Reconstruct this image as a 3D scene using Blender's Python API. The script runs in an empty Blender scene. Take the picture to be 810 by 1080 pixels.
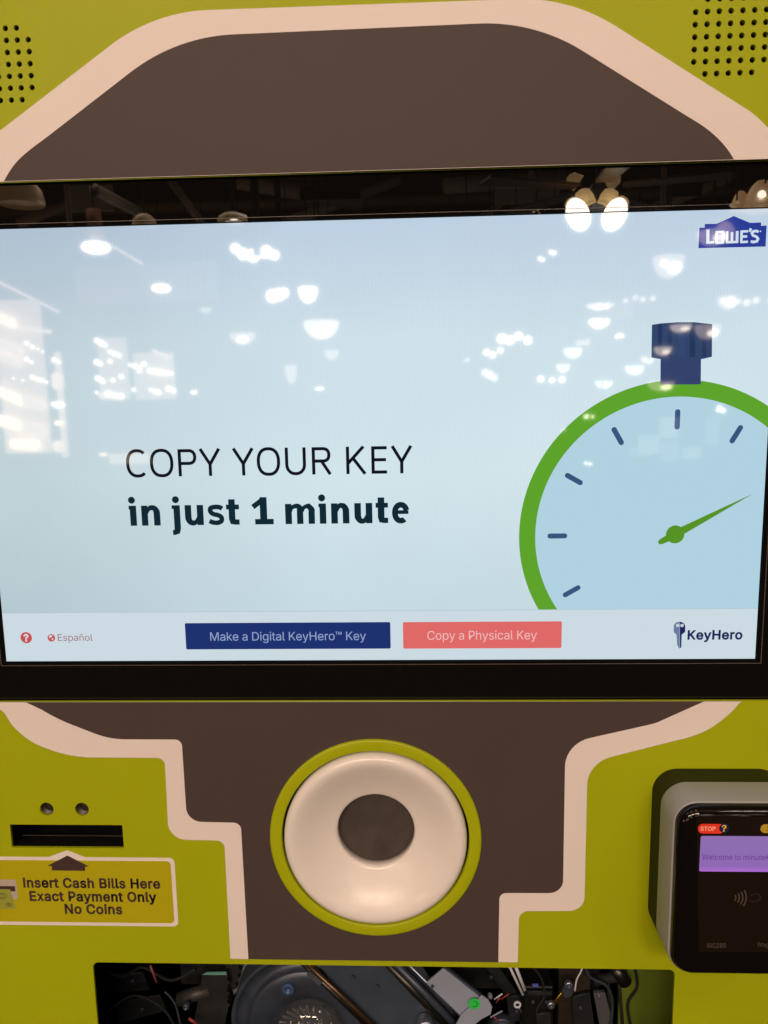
import bpy, bmesh, json, math, random
from mathutils import Vector, Matrix
random.seed(4)
C = bpy.context.scene.collection
H0 = 1.45                       # height of the display centre above the floor (m)

# ------------------------------------------------------------------ camera maths
F = 811.0
W_ = Vector((0.15022, -0.04016, 0.01453)); T_ = Vector((-10.20499, 42.69203, -522.2398))
ang = W_.length
RM = Matrix.Rotation(ang, 3, W_.normalized())
RT = RM.transposed()
CAM = -(RT @ T_)                # millimetres, panel frame: x right, y up, z towards the viewer

def at(u, v, h=0.0):
    """where the photograph's point (u, v) lies on the plane h mm in front of the glass"""
    d = RT @ Vector(((u - 405) / F, (540 - v) / F, -1.0))
    s = (h - CAM.z) / d.z
    q = CAM + s * d
    return (q.x, q.y)

def w(x, y, z):                 # panel mm -> world metres
    return Vector((x / 1000, -z / 1000, H0 + y / 1000))

# ------------------------------------------------------------------ materials
def lin(c):
    return tuple((x / 255 / 12.92) if x / 255 <= 0.04045 else ((x / 255 + 0.055) / 1.055) ** 2.4 for x in c) + (1,)

def mat(name, col, rough=0.5, metal=0.0, spec=0.5, emit=None, es=1.0, noise=0.0, nscale=40.0, bump=0.0, bscale=300.0, coat=0.0, trans=0.0):
    m = bpy.data.materials.new(name); m.use_nodes = True
    nt = m.node_tree; b = nt.nodes['Principled BSDF']
    b.inputs['Base Color'].default_value = tuple(col) + ((1,) if len(col) == 3 else ())
    b.inputs['Roughness'].default_value = rough; b.inputs['Metallic'].default_value = metal
    b.inputs['Specular IOR Level'].default_value = spec
    b.inputs['Coat Weight'].default_value = coat; b.inputs['Coat Roughness'].default_value = 0.08
    b.inputs['Transmission Weight'].default_value = trans
    if emit:
        b.inputs['Emission Color'].default_value = tuple(emit) + ((1,) if len(emit) == 3 else ())
        b.inputs['Emission Strength'].default_value = es
    tc = nt.nodes.new('ShaderNodeTexCoord')
    if noise:
        n = nt.nodes.new('ShaderNodeTexNoise'); n.inputs['Scale'].default_value = nscale; n.inputs['Detail'].default_value = 6
        nt.links.new(tc.outputs['Object'], n.inputs['Vector'])
        mx = nt.nodes.new('ShaderNodeMix'); mx.data_type = 'RGBA'
        nt.links.new(n.outputs['Fac'], mx.inputs[0])
        mx.inputs[6].default_value = tuple(x * (1 - noise) for x in col[:3]) + (1,)
        mx.inputs[7].default_value = tuple(min(1, x * (1 + noise)) for x in col[:3]) + (1,)
        nt.links.new(mx.outputs[2], b.inputs['Base Color'])
        mr = nt.nodes.new('ShaderNodeMapRange'); mr.inputs['To Min'].default_value = max(0, rough - noise * .4); mr.inputs['To Max'].default_value = min(1, rough + noise * .4)
        nt.links.new(n.outputs['Fac'], mr.inputs['Value']); nt.links.new(mr.outputs[0], b.inputs['Roughness'])
    if bump:
        n2 = nt.nodes.new('ShaderNodeTexNoise'); n2.inputs['Scale'].default_value = bscale; n2.inputs['Detail'].default_value = 3
        nt.links.new(tc.outputs['Object'], n2.inputs['Vector'])
        bp = nt.nodes.new('ShaderNodeBump'); bp.inputs['Strength'].default_value = bump; bp.inputs['Distance'].default_value = 0.0005
        nt.links.new(n2.outputs['Fac'], bp.inputs['Height']); nt.links.new(bp.outputs['Normal'], b.inputs['Normal'])
    return m

def scr(name, rgb, es=1.0):     # a lit picture area behind the glossy front glass
    return mat(name, (.004, .004, .004), rough=0.032, spec=0.55, emit=lin(rgb), es=es)

GREEN = mat('lime_paint', (.36, .43, .006), rough=.45, spec=.14, noise=.07, nscale=7, bump=.18, bscale=900)
RINGG = mat('lime_plastic', (.37, .44, .006), rough=.35, spec=.25, noise=.03, nscale=20)
TRIM = mat('off_white_vinyl', (.78, .735, .74), rough=.45, spec=.2, noise=.03, nscale=12, bump=.08, bscale=700)
BROWN = mat('dark_warm_grey_vinyl', (.069, .053, .053), rough=.55, spec=.2, noise=.05, nscale=14, bump=.1, bscale=800)
WHITE = mat('glossy_white_plastic', (.78, .76, .755), rough=.23, spec=.5, noise=.02, nscale=25)
PORTD = mat('port_disc_grey', (.062, .052, .048), rough=.5, spec=.3, noise=.5, nscale=50)
BLACKG = mat('black_glass', (.004, .004, .004), rough=.012, spec=.55)
BLACKP = mat('black_plastic', (.008, .008, .008), rough=.3, noise=.1)
MATTE = mat('black_matte', (.006, .006, .007), rough=.8)
DGREY = mat('dark_steel_cool_tint', (.05, .066, .10), rough=.40, metal=.4, noise=.45, nscale=35)  # cool interior light put into the steel's colour as a blue tint
STEEL = mat('brushed_steel', (.32, .38, .5), rough=.3, metal=.85, noise=.2, nscale=80)
BLUEG = mat('blue_grey_plate', (.055, .078, .12), rough=.45, metal=.3, noise=.3, nscale=45)
PALEB = mat('pale_blue_grey_bracket', (.26, .31, .43), rough=.5, noise=.08, nscale=60)
BRASS = mat('brass', (.75, .48, .12), rough=.28, metal=1.0)
BLUEB = mat('blue_bolt', (.045, .10, .23), rough=.4, metal=.2)
GREENS = mat('green_sticker', (.03, .6, .1), rough=.5)
WIREW = mat('white_cable', (.55, .6, .72), rough=.5)
WIRER = mat('red_cable', (.22, .03, .03), rough=.5)
TEAL = mat('teal_edge', (.12, .32, .3), rough=.4)
OLIVE = mat('moulding_olive_reflection', (.030, .036, .006), spec=.15, rough=.7, noise=.1, nscale=60)  # greenish reflection in shadow put into the moulding's colour
GREYC = mat('grey_moulded_collar', (.33, .35, .355), rough=.5, noise=.05, nscale=40, bump=.1, bscale=1200)
INK = mat('dark_brown_ink', (.055, .03, .028), rough=.5)
STKG = mat('sticker_lime', (.43, .41, .008), spec=.2, rough=.4, noise=.04, nscale=30)
BILLG = mat('printed_bill_green', (.3, .34, .05), rough=.5)
SLOTG = mat('printed_slot_grey', (.45, .40, .36), rough=.5)
CLEAR = mat('clear_dome', (.8, .85, .9), rough=.06, trans=.0, spec=.8)
_b = CLEAR.node_tree.nodes['Principled BSDF']; _b.inputs['Transmission Weight'].default_value = .95; _b.inputs['IOR'].default_value = 1.45
CABINET = mat('cabinet_grey', (.10, .09, .095), rough=.5, noise=.1)
FLOORM = mat('polished_concrete', (.03, .026, .023), rough=.9, spec=.05, noise=.2, nscale=2)

# ------------------------------------------------------------------ helpers
def tag(o, label=None, cat=None, group=None, kind=None):
    if label: o['label'] = label
    if cat: o['category'] = cat
    if group: o['group'] = group
    if kind: o['kind'] = kind
    return o

def empty(name, loc, label, cat, group=None):
    o = bpy.data.objects.new(name, None); C.objects.link(o); o.location = loc
    o.empty_display_size = .05
    return tag(o, label, cat, group)

def wloc(o):
    v = Vector((0, 0, 0))
    while o is not None:
        v = v + o.location; o = o.parent
    return v

def link(name, bm_or_me, m, parent=None, smooth=False, origin=None):
    """one mesh object whose vertices were given in world metres"""
    if isinstance(bm_or_me, bmesh.types.BMesh):
        me = bpy.data.meshes.new(name); bm_or_me.normal_update(); bm_or_me.to_mesh(me); bm_or_me.free()
    else:
        me = bm_or_me; me.name = name
    pl = wloc(parent) if parent else Vector((0, 0, 0))
    cs = [v.co for v in me.vertices]
    if origin is None:
        lo = Vector([min(c[i] for c in cs) for i in range(3)]); hi = Vector([max(c[i] for c in cs) for i in range(3)])
        origin = (lo + hi) / 2
        if parent is None: origin.z = lo.z
    for v in me.vertices: v.co = v.co - origin
    me.materials.clear(); me.materials.append(m)
    if smooth:
        for p in me.polygons: p.use_smooth = True
    o = bpy.data.objects.new(name, me); C.objects.link(o)
    o.parent = parent; o.location = origin - pl
    return o

def circ(cx, cy, r, n=64, ry=None):
    ry = ry or r
    return [(cx + r * math.cos(2 * math.pi * i / n), cy + ry * math.sin(2 * math.pi * i / n)) for i in range(n)]

def fillet(pts, closed=True, seg=10):
    """pts: (x, y, r) corners -> rounded polygon"""
    out = []; n = len(pts)
    for i, (x, y, r) in enumerate(pts):
        if r <= 0 or (not closed and i in (0, n - 1)):
            out.append((x, y)); continue
        p = Vector((x, y)); a = Vector(pts[i - 1][:2]) - p; b = Vector(pts[(i + 1) % n][:2]) - p
        la, lb = a.length, b.length; a.normalize(); b.normalize()
        th = a.angle(b); tl = r / math.tan(th / 2); mx = min(la, lb) * .499
        if tl > mx: tl = mx; r = tl * math.tan(th / 2)
        c = p + (a + b).normalized() * (r / math.sin(th / 2))
        s = p + a * tl - c; e = p + b * tl - c
        a0 = math.atan2(s.y, s.x); a1 = math.atan2(e.y, e.x); da = (a1 - a0 + math.pi) % (2 * math.pi) - math.pi
        for k in range(seg + 1):
            t = a0 + da * k / seg; out.append((c.x + r * math.cos(t), c.y + r * math.sin(t)))
    return out

def rrect(x0, y0, x1, y1, r, seg=8):
    return fillet([(x0, y0, r), (x1, y0, r), (x1, y1, r), (x0, y1, r)], seg=seg)

def catmull(P, k=6):
    out = []; n = len(P)
    for i in range(n - 1):
        p0, p1, p2, p3 = P[max(0, i - 1)], P[i], P[i + 1], P[min(n - 1, i + 2)]
        for j in range(k):
            t = j / k
            out.append(tuple(.5 * (2 * p1[a] + (p2[a] - p0[a]) * t + (2 * p0[a] - 5 * p1[a] + 4 * p2[a] - p3[a]) * t * t + (3 * p1[a] - p0[a] - 3 * p2[a] + p3[a]) * t ** 3) for a in (0, 1)))
    out.append(tuple(P[-1][:2])); return out

def plate_mesh(loops, z0, z1, bevel=0.0, fill=True):
    cu = bpy.data.curves.new('tmp', 'CURVE'); cu.dimensions = '2D'; cu.fill_mode = 'BOTH' if z1 > z0 else 'FRONT'
    for lp in loops:
        sp = cu.splines.new('POLY'); sp.points.add(len(lp) - 1)
        for q, (x, y) in zip(sp.points, lp): q.co = (x, y, 0, 1)
        sp.use_cyclic_u = True
    if z1 > z0: cu.extrude = (z1 - z0) / 2 - bevel
    if bevel: cu.bevel_depth = bevel; cu.bevel_resolution = 2; cu.offset = -bevel
    o = bpy.data.objects.new('tmp', cu); C.objects.link(o)
    dg = bpy.context.evaluated_depsgraph_get(); dg.update()
    me = bpy.data.meshes.new_from_object(o.evaluated_get(dg))
    bpy.data.objects.remove(o); bpy.data.curves.remove(cu)
    zc = (z0 + z1) / 2
    for v in me.vertices: v.co = w(v.co.x, v.co.y, v.co.z + zc)
    return me

def plate(name, loops, z0, z1, m, parent=None, bevel=0.0, smooth=False):
    return link(name, plate_mesh(loops, z0, z1, bevel), m, parent, smooth)

def box_bm(bm, x0, x1, y0, y1, z0, z1, bev=0.0):
    vs = [bm.verts.new(w(x, y, z)) for x in (x0, x1) for y in (y0, y1) for z in (z0, z1)]
    for f in ((0, 1, 3, 2), (4, 6, 7, 5), (0, 4, 5, 1), (2, 3, 7, 6), (0, 2, 6, 4), (1, 5, 7, 3)):
        bm.faces.new([vs[i] for i in f])
    bmesh.ops.recalc_face_normals(bm, faces=bm.faces)
    if bev: bmesh.ops.bevel(bm, geom=bm.edges[:], offset=bev / 1000, segments=2, affect='EDGES', profile=.5)
    return bm

def box(name, x0, x1, y0, y1, z0, z1, m, parent=None, bev=0.0):
    return link(name, box_bm(bmesh.new(), x0, x1, y0, y1, z0, z1, bev), m, parent)

def lathe_mesh(prof, cx, cy, n=96, closed=False):
    """prof: (r, z) in mm around an axis along the panel normal"""
    bm = bmesh.new(); rings = []
    for r, z in prof:
        if r < 1e-6: rings.append([bm.verts.new(w(cx, cy, z))])
        else: rings.append([bm.verts.new(w(cx + r * math.cos(2 * math.pi * i / n), cy + r * math.sin(2 * math.pi * i / n), z)) for i in range(n)])
    L = len(rings); pairs = [(i, (i + 1) % L) for i in range(L if closed else L - 1)]
    for i, j in pairs:
        a, b = rings[i], rings[j]
        for k in range(n):
            k2 = (k + 1) % n
            if len(a) == 1 and len(b) == 1: continue
            if len(a) == 1: bm.faces.new((a[0], b[k], b[k2]))
            elif len(b) == 1: bm.faces.new((a[k], b[0], a[k2]))
            else: bm.faces.new((a[k], b[k], b[k2], a[k2]))
    bmesh.ops.recalc_face_normals(bm, faces=bm.faces)
    return bm

def lathe(name, prof, cx, cy, m, parent=None, n=96, closed=False, smooth=True):
    return link(name, lathe_mesh(prof, cx, cy, n, closed), m, parent, smooth)

def tube_bm(bm, pts, r, n=10):
    """pts: world Vectors; a capped tube"""
    rings = []
    for i, p in enumerate(pts):
        d = (pts[min(i + 1, len(pts) - 1)] - pts[max(i - 1, 0)]).normalized()
        a = d.orthogonal().normalized() if i == 0 else (pa - d * pa.dot(d)).normalized()
        pa = a; b = d.cross(a)
        rr = r[i] if isinstance(r, (list, tuple)) else r
        rings.append([bm.verts.new(p + (a * math.cos(2 * math.pi * k / n) + b * math.sin(2 * math.pi * k / n)) * rr) for k in range(n)])
    for i in range(len(rings) - 1):
        for k in range(n):
            bm.faces.new((rings[i][k], rings[i][(k + 1) % n], rings[i + 1][(k + 1) % n], rings[i + 1][k]))
    bm.faces.new(rings[0][::-1]); bm.faces.new(rings[-1])
    return bm

def tube(name, pts, r, m, parent=None, n=10):
    return link(name, tube_bm(bmesh.new(), pts, r, n), m, parent, True)

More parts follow.
